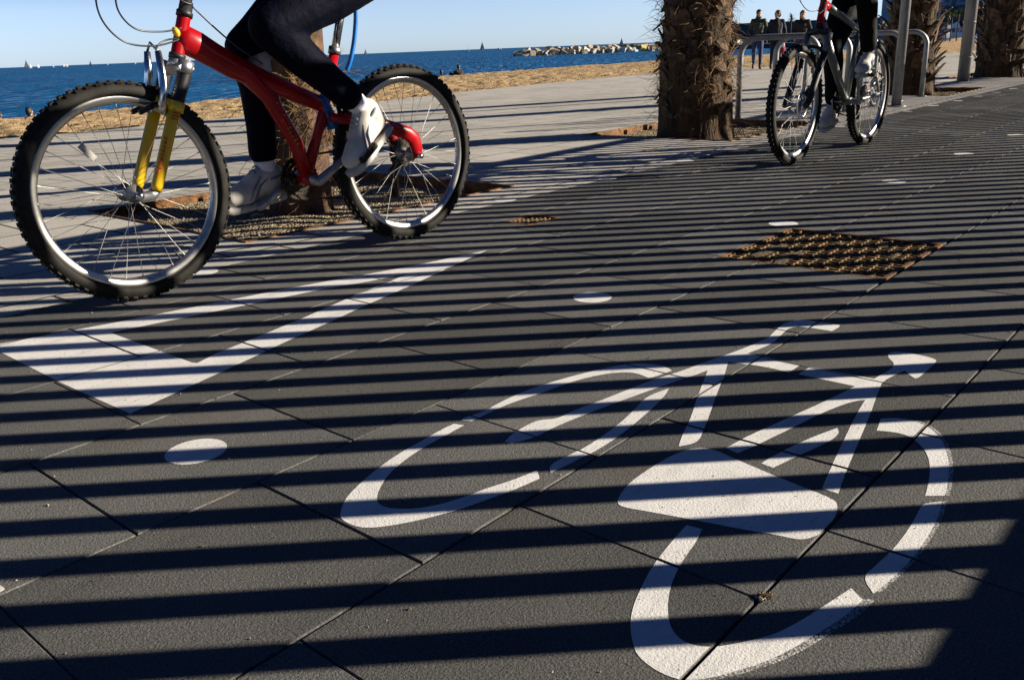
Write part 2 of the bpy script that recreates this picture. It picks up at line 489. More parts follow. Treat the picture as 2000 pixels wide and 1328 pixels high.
def shoe(t, H, T, A, mat, sole_mat, s=1.0):
    H, T, A = Vector(H), Vector(T), Vector(A)
    d = (T-H).normalized(); u = (A-H); u = (u-d*u.dot(d)).normalized(); L = (T-H).length; sd = d.cross(u)
    mb = MB()
    caps(mb, [H+u*.012, H+d*L*.35+u*.018, H+d*L*.70+u*.006, T-d*.012*s], [.036*s, .039*s, .043*s, .032*s])
    A0 = A; A = H+(A-H)*.70
    caps(mb, [H+d*L*.62+u*.014*s, H+d*L*.36+u*.040*s, A+d*.012], [.037*s, .041*s, .041*s])
    caps(mb, [H+u*.02, A-d*.012*s], [.037*s, .041*s])
    for w in (-.012, .012): caps(mb, [H+d*L*.66+sd*w, T-d*.016*s+sd*w], [.034*s, .026*s])
    o = remeshed('shoe', mb, .0065, mat, t, 5)
    so = MB(); base = len(so.v); n = 26
    for z in (-.052, -.030):
        for k in range(n):
            a = 2*math.pi*k/n; ca, sa = math.cos(a), math.sin(a)
            x = L*.5+(L*.5+.034*s)*ca
            w = (.040 if ca > 0 else .035)*s*(1-.18*math.exp(-((ca+.25)/.35)**2))
            lift = .010*max(0, ca-.75)*4*s
            p = H+d*x+sd*(w*math.copysign(abs(sa)**.75, sa))+u*(z*s+lift+.002)
            so.v.append(tuple(p))
    so.face(range(base, base+n)); so.face(range(base+n, base+2*n))
    for k in range(n): so.face((base+k, base+(k+1) % n, base+n+(k+1) % n, base+n+k), 0, True)
    so.build('sole', sole_mat, o)
    lc = MB()
    for k in range(5):
        c = H+d*L*(.34+.075*k)+u*(.088-.0105*k)*s
        lc.tube([c-sd*.022*s-u*.006, c+u*.004, c+sd*.022*s-u*.006], .0028*s, 6)
    lc.tube([A+sd*.043*math.cos(q*.3927)+(d*.8-u*.1)*.043*math.sin(q*.3927)-u*.004 for q in range(16)], .005, 6, closed=True)
    for sg in (-1, 1):
        lc.tube([H+d*L*.22+u*.052+sd*sg*.036, H+d*L*.42+u*.030+sd*sg*.0415, H+d*L*.55-u*.012+sd*sg*.042], .0035, 6)
        lc.tube([H+d*L*.36+u*.060+sd*sg*.033, H+d*L*.54+u*.026+sd*sg*.0415, H+d*L*.68-u*.012+sd*sg*.042], .0035, 6)
    lc.build('lace', M['lace'] if mat is M['shoe'] else M['black'], o)
    return o

def person(J, loc, rz, label, group=None, top='jblack', legs='jeans', shoes='brownshoe', hair='hair', sock=None, voxel=.012, hairlong=0.0, cuff=.03, ccuff=.045, open_neck=True, sc=1.0, warp=.006, seed=1, hood=False, hands=True, grip=.9, thick=1.0):
    J = {k: Vector(v) for k, v in J.items()}
    t = empty('person', loc, rz, label, 'person', group)
    f = J['face'].normalized(); upv = (J['head']-J['neck']).normalized()
    upv = (Vector((0, 0, 1))*.7+upv*.3).normalized(); f = (f-upv*f.dot(upv)).normalized(); sd = upv.cross(f)
    rot = Matrix((f, sd, upv)).transposed()
    hd = J['head']
    mb = MB()
    P, Ch, Nk = J['pelvis'], J['chest'], J['neck']
    caps(mb, [P, P.lerp(Ch, .5), Ch, Nk], [.110, .100, .115, .058])
    caps(mb, [Nk, hd-upv*.03], [.052, .050])
    for s in 'lr':
        bk = J.get('calf_'+s, Vector((-.012, 0, 0)))
        caps(mb, [P, J['hip_'+s], J['kn_'+s], J['kn_'+s].lerp(J['an_'+s], .30)+bk, J['kn_'+s].lerp(J['an_'+s], .62)+bk*.5, J['an_'+s]], [.10, .080, .044, .042, .034, .032])
        caps(mb, [J['an_'+s], J['heel_'+s], J['toe_'+s]], [.034, .026, .018])
        caps(mb, [Ch.lerp(Nk, .5), J['sh_'+s], J['el_'+s], J['wr_'+s]], [.07, .050, .036, .026])
        if hands: hand(mb, J['wr_'+s], J.get('hd_'+s, J['wr_'+s]-J['el_'+s]), J.get('hs_'+s, (1, 0, 0)), grip)
    mb.ball(hd+upv*.018, .094, .074, .098, rot, 18, 12)
    mb.ball(hd+f*.030-upv*.058, .056, .052, .058, rot, 14, 10)
    mb.ball(hd+f*.085-upv*.022, .020, .013, .022, rot)
    caps(mb, [hd+f*.085+upv*.012, hd+f*.103-upv*.026], [.009, .012])
    for q in (-1, 1):
        mb.ball(hd+sd*.076*q-f*.004-upv*.012, .018, .010, .030, rot)
        mb.ball(hd+f*.068+sd*.032*q+upv*.022, .022, .024, .010, rot)
    body = remeshed('body', mb, voxel*.8, M['skin'], t, 3)
    for q in (-1, 1):
        ey = MB(); ey.ball(hd+f*.083+sd*.031*q+upv*.002, .010, .013, .008, rot); ey.build('eye', M['eye'], t)
    mo = MB(); mo.ball(hd+f*.086-upv*.064, .008, .022, .006, rot); mo.build('mouth', M['redmark'], t)
    hm = MB()
    hm.ball(hd+upv*.038-f*.014, .100, .084, .090, rot, 18, 12); hm.ball(hd-f*.045+upv*.0, .070, .078, .090, rot, 16, 10)
    if hairlong: hm.ball(hd-f*.05-upv*.09, .055, .082, .11, rot, 16, 10)
    remeshed('hair', hm, voxel*.9, M[hair], t, 2, .010, seed)
    j = MB()
    caps(j, [P+(Ch-P)*.02, P.lerp(Ch, .5), Ch, Nk], [.128, .122, .138, .068])
    for s in 'lr':
        caps(j, [Ch.lerp(Nk, .45), J['sh_'+s], J['sh_'+s].lerp(J['el_'+s], .5), J['el_'+s], J['wr_'+s]], [.088, .076, .066, .058, .046])
        caps(j, [P+(J['hip_'+s]-P)*.6, Ch+(J['sh_'+s]-Ch)*.45], [.105, .105])
    if hood: caps(j, [Nk-f*.05, Nk+f*.01+upv*.03, Nk-f*.06+upv*.07], [.09, .075, .07])
    remeshed('jacket', j, voxel, M[top], t, 3, warp, seed)
    tr = MB()
    for s in 'lr':
        H, K, A = J['hip_'+s], J['kn_'+s], J['an_'+s]
        bk = J.get('calf_'+s, Vector((-.012, 0, 0)))
        C = A.lerp(K, cuff/max(.1, (K-A).length))
        caps(tr, [P, H, H.lerp(K, .5), K, K.lerp(A, .30)+bk, K.lerp(A, .62)+bk*.5, C], [.118, .098*thick, .084*thick, .064*(1+(thick-1)*.4), .062, .053, ccuff])
    remeshed('trousers', tr, voxel, M[legs], t, 3, warp*.6, seed+5)
    for s in 'lr':
        if sock:
            sk = MB(); K, A = J['kn_'+s], J['an_'+s]; C = A.lerp(K, (cuff+.02)/(K-A).length)
            caps(sk, [C, A, A.lerp(J['heel_'+s], .35)], [ccuff-.008, .036, .034]); remeshed('sock', sk, .007, M[sock], t, 3)
        shoe(t, J['heel_'+s], J['toe_'+s], J['an_'+s], M[shoes], M['sole'] if shoes == 'shoe' else M['black'])
    return t

# cyclist on the red bicycle
JR = dict(pelvis=(.10, 0, 1.045), chest=(.36, 0, 1.385), neck=(.45, 0, 1.50), head=(.53, 0, 1.63), face=(1, 0, -.1),
          hip_l=(.125, .095, 1.02), kn_l=(.560, .125, .800), an_l=(.238, .125, .535), heel_l=(.170, .130, .470), toe_l=(.318, .135, .350),
          hip_r=(.125, -.095, 1.00), kn_r=(.515, -.115, .745), an_r=(.492, -.125, .330), heel_r=(.455, -.130, .265), toe_r=(.650, -.135, .242),
          sh_l=(.43, .185, 1.43), el_l=(.60, .28, 1.17), wr_l=(.728, .252, 1.050), hd_l=(.97, .0, -.2), hs_l=(0, -1, 0),
          sh_r=(.43, -.185, 1.43), el_r=(.60, -.28, 1.17), wr_r=(.728, -.252, 1.050), hd_r=(.97, .0, -.2), hs_r=(0, 1, 0),
          calf_l=(-.022, 0, -.026), calf_r=(-.018, 0, 0))
person(JR, B1_AT, B1_RZ, 'cyclist in navy tights, white socks and white trainers riding the red bicycle', None, 'jblue', 'tights', 'shoe', 'hair', 'sock', .009, cuff=.065, ccuff=.052, warp=.003, seed=2, grip=1.75, thick=1.27)

# cyclist on the grey bicycle
JQ = dict(pelvis=(.10, 0, 1.085), chest=(.36, 0, 1.42), neck=(.46, 0, 1.53), head=(.54, 0, 1.66), face=(1, 0, -.1),
          hip_l=(.12, .095, 1.06), kn_l=(.535, .115, .985), an_l=(.375, .118, .600), heel_l=(.335, .12, .530), toe_l=(.520, .125, .505),
          hip_r=(.12, -.095, 1.04), kn_r=(.400, -.110, .640), an_r=(.285, -.120, .275), heel_r=(.240, -.122, .215), toe_r=(.415, -.128, .165),
          sh_l=(.44, .185, 1.46), el_l=(.62, .28, 1.20), wr_l=(.772, .252, 1.066), hd_l=(.97, 0, -.2), hs_l=(0, -1, 0),
          sh_r=(.44, -.185, 1.46), el_r=(.62, -.28, 1.20), wr_r=(.772, -.252, 1.066), hd_r=(.97, 0, -.2), hs_r=(0, 1, 0),
          calf_l=(-.02, 0, 0), calf_r=(-.02, 0, 0))
person(JQ, B2_AT, B2_RZ, 'cyclist in black tights and white shoes riding the grey bicycle', None, 'jblack', 'blacktights', 'shoe', 'hair', 'sock', .011, cuff=.05, ccuff=.052, warp=.003, seed=4, grip=1.75, thick=1.15)

def standing(h=1.74, stride=.22, lean=0.0, elbow=(.08, .10), face=(1, 0, 0), pockets=True):
    k = h/1.74
    J = dict(pelvis=(0, 0, .93), chest=(lean*.6, 0, 1.30), neck=(lean, 0, 1.47), head=(lean+.025, 0, 1.605), face=face,
             hip_l=(0, .09, .90), kn_l=(stride*.62, .10, .49), an_l=(stride, .10, .095), heel_l=(stride-.035, .10, .050), toe_l=(stride+.17, .115, .050),
             hip_r=(0, -.09, .90), kn_r=(-stride*.1, -.10, .49), an_r=(-stride*.95, -.10, .14), heel_r=(-stride*.95-.05, -.10, .105), toe_r=(-stride*.95+.15, -.11, .045),
             sh_l=(lean, .165, 1.39), el_l=(lean-.06, .265, 1.12), sh_r=(lean, -.165, 1.39), el_r=(lean-.06, -.265, 1.12))
    if pockets:
        J.update(wr_l=(.10, .20, .98), wr_r=(.10, -.20, .98), hd_l=(.5, -.3, -.8), hd_r=(.5, .3, -.8))
    else:
        J.update(wr_l=(-.02, .30, .88), wr_r=(.12, -.29, .90), hd_l=(0, 0, -1), hd_r=(.2, 0, -1))
    for a in list(J):
        if a != 'face': J[a] = Vector(J[a])*k
    return J
WZ = -0.21
person(standing(1.78, .20, face=(1, .25, -.35)), (27.0, 13.16, WZ), R(205), 'walker in an olive hooded parka and blue jeans beside the big palm', 'people walking along the beach', 'jgreen', 'jeans', 'brownshoe', 'hair', hood=True, seed=11, warp=.014)
person(standing(1.72, .14, pockets=False, face=(.5, -1, -.1)), (26.8, 12.46, WZ), R(215), 'dark haired walker in a long navy coat carrying a red bag', 'people walking along the beach', 'jnavy', 'jblack', 'brownshoe', 'hair', hairlong=0.0, seed=12, warp=.012)
person(standing(1.66, .16, face=(1, .2, -.1)), (26.5, 11.53, WZ), R(200), 'fair haired walker in a black jacket behind the bike racks', 'people walking along the beach', 'jblack', 'jeans', 'brownshoe', 'fairhair', hairlong=1, seed=13, warp=.012)
person(standing(1.74, .18, face=(.4, -1, 0)), (33.9, 8.62, -.13), R(190), 'person in a dark coat and jeans between lamp post and right palm', 'people walking along the beach', 'jblack', 'jeans', 'brownshoe', 'hair', hairlong=1, seed=14, warp=.012)
person(standing(1.76, .16, face=(1, 0, 0)), (35.2, 9.25, -.15), R(190), 'person in a navy coat almost hidden behind the lamp post', 'people walking along the beach', 'jnavy', 'jeans', 'brownshoe', 'hair', seed=15, warp=.012)
bg = empty('shoulder_bag', (26.8, 12.46, WZ), R(215), 'red cloth bag with a white and blue print hanging from the navy coat walker', 'bag')
mb = MB(); mb.ball((.24, .13, .66), .055, .10, .19, seg=16, rings=12); mb.ball((.24, .13, .58), .06, .12, .14); mb.build('pouch', M['bagred'], bg)
mb = MB(); mb.ball((.285, .14, .70), .03, .07, .08); mb.build('print', M['bagprint'], bg)
mb = MB(); mb.tube([(.24, .08, .82), (.20, .16, .93), (.16, .22, .95), (.24, .18, .84)], .008, 8); mb.build('strap', M['bagred'], bg)

def sitting(h=1.74, face=(1, 0, 0), lean=.0):
    k = h/1.74
    J = dict(pelvis=(0, 0, .12), chest=(.06+lean, 0, .46), neck=(.10+lean, 0, .62), head=(.13+lean, 0, .755), face=face,
             hip_l=(.02, .09, .11), kn_l=(.40, .13, .44), an_l=(.62, .12, .09), heel_l=(.59, .12, .05), toe_l=(.79, .13, .05),
             hip_r=(.02, -.09, .11), kn_r=(.40, -.13, .44), an_r=(.62, -.12, .09), heel_r=(.59, -.12, .05), toe_r=(.79, -.13, .05),
             sh_l=(.09+lean, .185, .56), el_l=(.24, .25, .36), wr_l=(.42, .08, .45), sh_r=(.09+lean, -.185, .56), el_r=(.24, -.25, .36), wr_r=(.42, -.08, .45), hd_l=(.4, -1, 0), hd_r=(.4, 1, 0), hs_l=(0, 0, 1), hs_r=(0, 0, 1))
    for a in list(J):
        if a != 'face': J[a] = Vector(J[a])*k
    return J
SITTERS = [((8.775, 24.62), -1.17, 100, 'dark haired person sitting by the water, cut by the left edge', 'jblack', 'hair', 0, (1, -.6, 0)),
           ((9.49, 24.65), -1.15, 75, 'dark haired person sitting by the water left of the near front wheel', 'jnavy', 'hair', 0, (1, -.5, 0)),
           ((30.50, 30.67), -1.02, 95, 'person in a dark top sitting at the water, nearest the rear wheel', 'jnavy', 'hair', 0, (1, -.8, 0)),
           ((31.76, 31.30), -1.20, 95, 'seated person of whom only dark hair shows between two companions', 'jblack', 'hair', 0, (1, 0, 0)),
           ((31.85, 31.12), -1.11, 80, 'red haired person sitting beside the tall one at the water', 'jred', 'fairhair', 0, (1, -.7, 0)),
           ((32.02, 31.00), -.84, 90, 'taller person in a dark red and black top sitting at the water', 'jblack', 'hair', 0, (.8, -1, 0))]
for i, ((x, y), z, rz, l, tp, hr, hl, fc) in enumerate(SITTERS):
    person(sitting(1.74, fc), (x, y, z), R(rz), l, 'people sitting by the water', tp, 'jeans', 'brownshoe', hr, voxel=.014, seed=30+i, warp=.008, hands=True)
TRI_OUT = [(2.35,2.186),(2.201,2.212),(2.029,2.244),(1.853,2.291),(1.584,2.365),(1.482,2.386),(1.055,2.478),(0.785,2.553),(0.755,2.514),(0.756,2.435),(0.752,2.096),(0.759,1.769),(0.885,1.802),(1.026,1.839),(1.139,1.87),(1.267,1.906),(1.426,1.945),(1.609,1.995),(1.848,2.051),(2.025,2.1),(2.236,2.156)]
TRI_IN = [(1.939,2.176),(1.796,2.204),(1.626,2.26),(1.424,2.299),(1.013,2.387),(1.013,2.276),(1.014,2.097),(1.015,1.961),(1.021,1.947),(1.095,1.975),(1.227,2.002),(1.405,2.043),(1.603,2.096),(1.799,2.138)]
SYM = [[(1.151,1.166),(1.162,1.145),(1.224,1.148),(1.285,1.145),(1.366,1.127),(1.46,1.115),(1.537,1.085),(1.576,1.049),(1.582,1.023),(1.572,0.99),(1.583,0.983),(1.641,0.971),(1.654,0.988),(1.659,1.019),(1.643,1.058),(1.615,1.082),(1.56,1.109),(1.46,1.143),(1.369,1.163),(1.311,1.167),(1.268,1.166),(1.215,1.161),(1.17,1.17)],[(1.131,1.166),(1.138,1.144),(1.058,1.138),(1.011,1.135),(0.943,1.12),(0.895,1.101),(0.855,1.075),(0.831,1.054),(0.821,1.036),(0.82,1.019),(0.828,1.0),(0.845,0.978),(0.874,0.957),(0.917,0.94),(0.969,0.93),(1.017,0.913),(1.073,0.903),(1.051,0.879),(0.989,0.889),(0.891,0.915),(0.876,0.921),(0.83,0.941),(0.794,0.962),(0.765,0.984),(0.751,1.005),(0.749,1.034),(0.753,1.053),(0.77,1.072),(0.792,1.091),(0.819,1.107),(0.869,1.126),(0.926,1.144),(0.983,1.155),(1.053,1.161),(1.097,1.167)],[(1.128,1.028),(1.163,1.039),(1.181,1.042),(1.219,1.045),(1.251,1.04),(1.272,1.015),(1.326,1.014),(1.391,1.002),(1.484,0.988),(1.568,0.976),(1.642,0.955),(1.749,0.936),(1.867,0.911),(1.956,0.901),(1.978,0.898),(2.065,0.913),(2.115,0.917),(2.155,0.907),(2.171,0.886),(2.176,0.795),(2.16,0.789),(2.116,0.791),(2.113,0.85),(2.108,0.876),(2.08,0.89),(2.026,0.883),(1.967,0.873),(1.924,0.872),(1.845,0.887),(1.844,0.838),(1.835,0.753),(1.778,0.753),(1.782,0.805),(1.776,0.843),(1.766,0.896),(1.68,0.86),(1.575,0.822),(1.458,0.776),(1.398,0.754),(1.339,0.733),(1.304,0.754),(1.348,0.773),(1.438,0.804),(1.539,0.848),(1.69,0.907),(1.635,0.918),(1.558,0.937),(1.444,0.961),(1.334,0.981),(1.237,0.995),(1.181,0.994),(1.156,1.001),(1.131,1.012)],[(1.545,0.92),(1.477,0.935),(1.405,0.916),(1.315,0.899),(1.232,0.892),(1.173,0.892),(1.102,0.9),(1.079,0.877),(1.178,0.867),(1.26,0.867),(1.339,0.876),(1.432,0.89),(1.507,0.906)],[(1.779,0.732),(1.839,0.731),(1.847,0.591),(1.954,0.578),(2.004,0.617),(2.034,0.622),(2.054,0.608),(2.057,0.557),(2.048,0.524),(2.032,0.516),(1.907,0.516),(1.899,0.522),(1.907,0.532),(1.934,0.555),(1.847,0.572),(1.789,0.56),(1.653,0.529),(1.501,0.498),(1.37,0.471),(1.303,0.455),(1.304,0.483),(1.373,0.498),(1.52,0.528),(1.651,0.553),(1.718,0.563),(1.705,0.574),(1.675,0.588),(1.595,0.608),(1.506,0.622),(1.427,0.636),(1.388,0.643),(1.342,0.655),(1.349,0.682),(1.421,0.673),(1.478,0.661),(1.585,0.641),(1.68,0.622),(1.78,0.607)],[(1.551,0.555),(1.532,0.543),(1.493,0.542),(1.435,0.554),(1.384,0.567),(1.326,0.579),(1.327,0.59),(1.33,0.603),(1.353,0.601),(1.411,0.592),(1.485,0.576)],[(1.074,0.731),(1.091,0.738),(1.134,0.748),(1.199,0.749),(1.265,0.745),(1.308,0.733),(1.328,0.715),(1.33,0.69),(1.322,0.66),(1.303,0.577),(1.291,0.515),(1.282,0.461),(1.273,0.445),(1.25,0.436),(1.229,0.431),(1.193,0.428),(1.164,0.429),(1.145,0.436),(1.135,0.443),(1.129,0.454),(1.121,0.491),(1.113,0.508),(1.093,0.584),(1.064,0.683),(1.061,0.69),(1.055,0.714),(1.062,0.725)],[(1.068,0.6),(1.072,0.575),(1.034,0.564),(0.976,0.554),(0.92,0.538),(0.879,0.519),(0.846,0.498),(0.826,0.477),(0.82,0.455),(0.827,0.435),(0.843,0.418),(0.893,0.383),(0.934,0.368),(0.987,0.356),(1.057,0.341),(1.041,0.319),(0.991,0.324),(0.941,0.337),(0.892,0.349),(0.851,0.363),(0.819,0.38),(0.789,0.397),(0.763,0.417),(0.754,0.437),(0.754,0.463),(0.762,0.49),(0.777,0.507),(0.807,0.531),(0.836,0.547),(0.872,0.561),(0.942,0.582),(1.015,0.594)],[(1.092,0.339),(1.062,0.313),(1.124,0.304),(1.192,0.3),(1.274,0.302),(1.336,0.309),(1.375,0.317),(1.35,0.339),(1.326,0.336),(1.271,0.331),(1.199,0.329),(1.133,0.334)],[(1.642,0.505),(1.582,0.492),(1.592,0.472),(1.596,0.447),(1.583,0.423),(1.554,0.398),(1.517,0.379),(1.483,0.367),(1.434,0.354),(1.378,0.343),(1.397,0.319),(1.429,0.324),(1.502,0.341),(1.562,0.362),(1.611,0.384),(1.639,0.404),(1.663,0.431),(1.668,0.461),(1.659,0.487)]]
CORNER = [(0.321,1.403),(0.328,1.281),(0.321,1.278),(0.26,1.278)]
DOTS_MID = [(0.745,1.479),(2.04,1.482),(3.346,1.482),(4.613,1.476),(5.865,1.48),(7.069,1.462)]
DOTS_EDGE = [(1.551,2.821),(3.238,2.876),(4.062,2.846),(4.897,2.836),(5.701,2.866),(6.555,2.845),(7.347,2.83),(8.115,2.817),(8.943,2.804),(9.714,2.793),(10.446,2.771),(11.167,2.754),(11.871,2.733),(12.638,2.713)]
# ------------------------------------------------------------------ paving
ROWH, LEN = 0.4225, 0.4375
EDGE_Y = 2.835                     # seaward edge of the dark lane
GR_BIG = (2.692, 0.857, 3.285, 1.427)
GR_SMALL = (2.800, 2.350, 3.012, 2.512)

def cut_rect(rects, hole):
    out = []
    hx0, hy0, hx1, hy1 = hole
    for x0, y0, x1, y1 in rects:
        if hx0 >= x1 or hx1 <= x0 or hy0 >= y1 or hy1 <= y0:
            out.append((x0, y0, x1, y1)); continue
        if y0 < hy0: out.append((x0, y0, x1, hy0))
        if y1 > hy1: out.append((x0, hy1, x1, y1))
        ya, yb = max(y0, hy0), min(y1, hy1)
        if x0 < hx0: out.append((x0, ya, hx0, yb))
        if x1 > hx1: out.append((hx1, ya, x1, yb))
    return [r for r in out if r[2]-r[0] > 0.02 and r[3]-r[1] > 0.02]

SLAB = {}
def row_off(k): return 0.085 if k % 2 else 0.306

def slabs():
    mb = MB(); rng = random.Random(3)
    g, c = 0.0015, 0.0017
    for k in range(-4, 7):
        y0 = 0.004+ROWH*k; y1 = min(y0+ROWH, EDGE_Y)
        for i in range(-8, 100):
            x0 = row_off(k)+LEN*i
            jit = rng.uniform(-0.0012, 0.0012)
            for (a, b, cc, d) in cut_rect(cut_rect([(x0+g+jit, y0+g+rng.uniform(0, .0012), x0+LEN-g+jit, y1-g-rng.uniform(0, .0012))], GR_BIG), GR_SMALL):
                h = rng.uniform(-0.0006, 0.0004); tx = rng.uniform(-.0009, .0009); ty = rng.uniform(-.0009, .0009)
                mx, my = (a+cc)/2, (b+d)/2
                SLAB[(k, i)] = (h, tx, ty, mx, my)
                def z(x, y, dz=0): return h+(x-mx)*tx+(y-my)*ty+dz
                o = [(a, b), (cc, b), (cc, d), (a, d)]
                n_ = [(a+c, b+c), (cc-c, b+c), (cc-c, d-c), (a+c, d-c)]
                s = len(mb.v)
                mb.v += [(x, y, z(x, y)) for x, y in n_]
                mb.v += [(x, y, z(x, y, -c)) for x, y in o]
                mb.v += [(x, y, -0.03) for x, y in o]
                mb.face((s, s+1, s+2, s+3))
                for q in range(4):
                    r = (q+1) % 4
                    mb.face((s+4+q, s+4+r, s+r, s+q)); mb.face((s+8+q, s+8+r, s+4+r, s+4+q))
    return mb.build('bike_lane', M['slab'])
tag(slabs(), kind='structure')

mb = MB()
for (a, b, c, d) in cut_rect(cut_rect([(-4, -1.7, 44.2, EDGE_Y)], GR_BIG), GR_SMALL):
    mb.quad((a, b, -0.0075), (c, b, -0.0075), (c, d, -0.0075), (a, d, -0.0075))
tag(mb.build('joint_bed', M['joint']), kind='structure')

PITS = [(1.93, 3.13, 3.60, 4.54), (6.02, 3.10, 7.66, 4.46), (11.20, 3.07, 12.82, 4.45), (15.55, 3.05, 17.2, 4.40)]
PROM_EDGE = [(-60, 13.4), (0, 13.2), (4.6, 13.17), (6.3, 13.05), (8.4, 13.2), (11.2, 13.6), (15, 14.5), (19.5, 15.05), (23.5, 15.3), (25.9, 14.9), (27.8, 13.9), (29.7, 12.95), (42.5, 11.7), (60, 9.5), (140, 0), (400, -30)]
def prom_z(y): return -0.2*min(1, max(0, (y-4.6)/6.5))

mb = MB()
rects = [(-60, EDGE_Y, 60, 4.6)]
for p in PITS: rects = cut_rect(rects, p)
for a, b, c, d in rects: mb.quad((a, b, 0), (c, b, 0), (c, d, 0), (a, d, 0))
mb.quad((-60, -40, 0), (-4, -40, 0), (-4, EDGE_Y, 0), (-60, EDGE_Y, 0))
mb.quad((-4, -40, 0), (400, -40, 0), (400, -1.7, 0), (-4, -1.7, 0))
mb.quad((44.2, -1.7, 0), (400, -1.7, 0), (400, EDGE_Y, 0), (44.2, EDGE_Y, 0))
mb.quad((60, EDGE_Y, 0), (400, EDGE_Y, 0), (400, 4.6, 0), (60, 4.6, 0))
ex = [e[0] for e in PROM_EDGE]
xs = sorted(set(ex+[i*1.0 for i in range(-10, 60)]))
ys = [0, .15, .3, .45, .6, .8, 1]
for x0, x1 in zip(xs, xs[1:]):
    for t0, t1 in zip(ys, ys[1:]):
        P = []
        for x, t in ((x0, t0), (x1, t0), (x1, t1), (x0, t1)):
            y = 4.6+(max(lerp(PROM_EDGE, x), 5.2)-4.6)*t
            P.append((x, y, prom_z(y)))
        mb.poly(P)
tag(mb.build('promenade', M['prom']), kind='structure')
mb = MB(); mb.quad((-2000, -3000, -1.0), (4000, -3000, -1.0), (4000, 12, -1.0), (-2000, 12, -1.0))
tag(mb.build('ground', M['dirt']), kind='structure')

# ------------------------------------------------------------------ beach and sea
def beach():
    mb = MB()
    xs = []
    x = -8.0
    while x < 320:
        xs.append(x); x += 0.15 if 2 < x < 42 else (0.4 if x < 75 else 2.5)
    rows = []
    for x in xs:
        e = max(lerp(PROM_EDGE, x), 5.2)-0.15; c = lerp(CREST, x)
        row = []
        n = 125
        for j in range(n+1):
            t = j/n
            y = e+(c-e)*t*1.0 if t <= 0.86 else c+(t-0.86)/0.14*7.0
            if t <= 0.86: y = e+(c-e)*(t/0.86)
            k = (y-e)/(c-e)
            if k <= 1: z = -0.225-0.06*min(1, k*5)-0.14*k*k
            else: z = -0.425-0.60*(y-c) if y-c < 2.0 else -1.625-0.1*(y-c-2)
            amp = 1.0 if y < c+0.5 else 0.3
            p = Vector((x, y, 0))
            d = noise.noise(p*0.9)*0.04+noise.noise(p*2.6)*0.075*abs(noise.noise(p*0.5)+0.6)
            f = noise.noise(p*4.7+Vector((5, 3, 0)))
            d -= 0.26*max(0, f-0.10)
            f2 = noise.noise(p*3.1+Vector((9, 1, 4)))
            d -= 0.28*max(0, f2-0.20)
            edge = min(1, (y-e)/0.5)
            row.append((x, y, z+d*amp*edge+(0.0 if j else 0.0)))
        rows.append(row)
    m = len(rows[0])
    for r in rows: mb.v += r
    for i in range(len(rows)-1):
        for j in range(m-1):
            a = i*m+j
            mb.face((a, a+m, a+m+1, a+1), 0, True)
    return mb.build('beach_sand', M['sand'])
tag(beach(), kind='structure')
mb = MB()
mb.quad((-6000, 8, -1.4), (14000, 8, -1.4), (14000, 14000, -1.4), (-6000, 14000, -1.4))
tag(mb.build('sea', M['sea']), kind='structure')

# ------------------------------------------------------------------ painted markings
def fill(outer, hole=None):
    bm = bmesh.new(); ed = []
    for loop in [outer]+([hole] if hole else []):
        vs = [bm.verts.new((x, y, 0)) for x, y in loop]
        ed += [bm.edges.new((vs[i], vs[(i+1) % len(vs)])) for i in range(len(vs))]
    bmesh.ops.triangle_fill(bm, use_beauty=True, edges=ed, normal=(0, 0, 1))
    return bm

def smooth_loop(pts, it=1):
    for _ in range(it):
        q = []
        n = len(pts)
        for i in range(n):
            a, b, c = Vector(pts[i-1]), Vector(pts[i]), Vector(pts[(i+1) % n])
            u, w = (a-b), (c-b)
            ang = u.angle(w) if u.length > 1e-6 and w.length > 1e-6 else math.pi
            if ang < R(128): q.append(tuple(b))
            else:
                q.append(tuple(b+(a-b)*0.25)); q.append(tuple(b+(c-b)*0.25))
        pts = q
    return pts

def cut_joints(bm, xr, yr, gap=0.0066):
    """split paint at the slab joints and drop what would bridge them"""
    def bis(co, no, faces=None):
        fs = faces if faces is not None else bm.faces[:]
        geom = list(fs)+list({e for f in fs for e in f.edges})+list({v for f in fs for v in f.verts})
        bmesh.ops.bisect_plane(bm, geom=geom, plane_co=co, plane_no=no, dist=1e-6)
    kill = []
    for k in range(-1, 8):
        y = 0.004+ROWH*k
        if yr[0] < y < yr[1]:
            bis((0, y-gap/2, 0), (0, 1, 0)); bis((0, y+gap/2, 0), (0, 1, 0)); kill.append(('y', y))
    for k in range(-1, 7):
        ya, yb = 0.004+ROWH*k, 0.004+ROWH*(k+1)
        if yb < yr[0] or ya > yr[1]: continue
        for i in range(-2, 20):
            x = row_off(k)+LEN*i
            if xr[0] < x < xr[1]:
                for s in (-gap/2, gap/2):
                    fs = [f for f in bm.faces if ya < f.calc_center_median().y < yb]
                    if fs: bis((x+s, 0, 0), (1, 0, 0), fs)
    dead = []
    for f in bm.faces:
        c = f.calc_center_median()
        ky = (c.y-0.004)/ROWH
        if abs(ky-round(ky))*ROWH < gap*0.45: dead.append(f); continue
        k = math.floor(ky)
        kx = (c.x-row_off(k))/LEN
        if abs(kx-round(kx))*LEN < gap*0.45: dead.append(f)
    bmesh.ops.delete(bm, geom=dead, context='FACES')

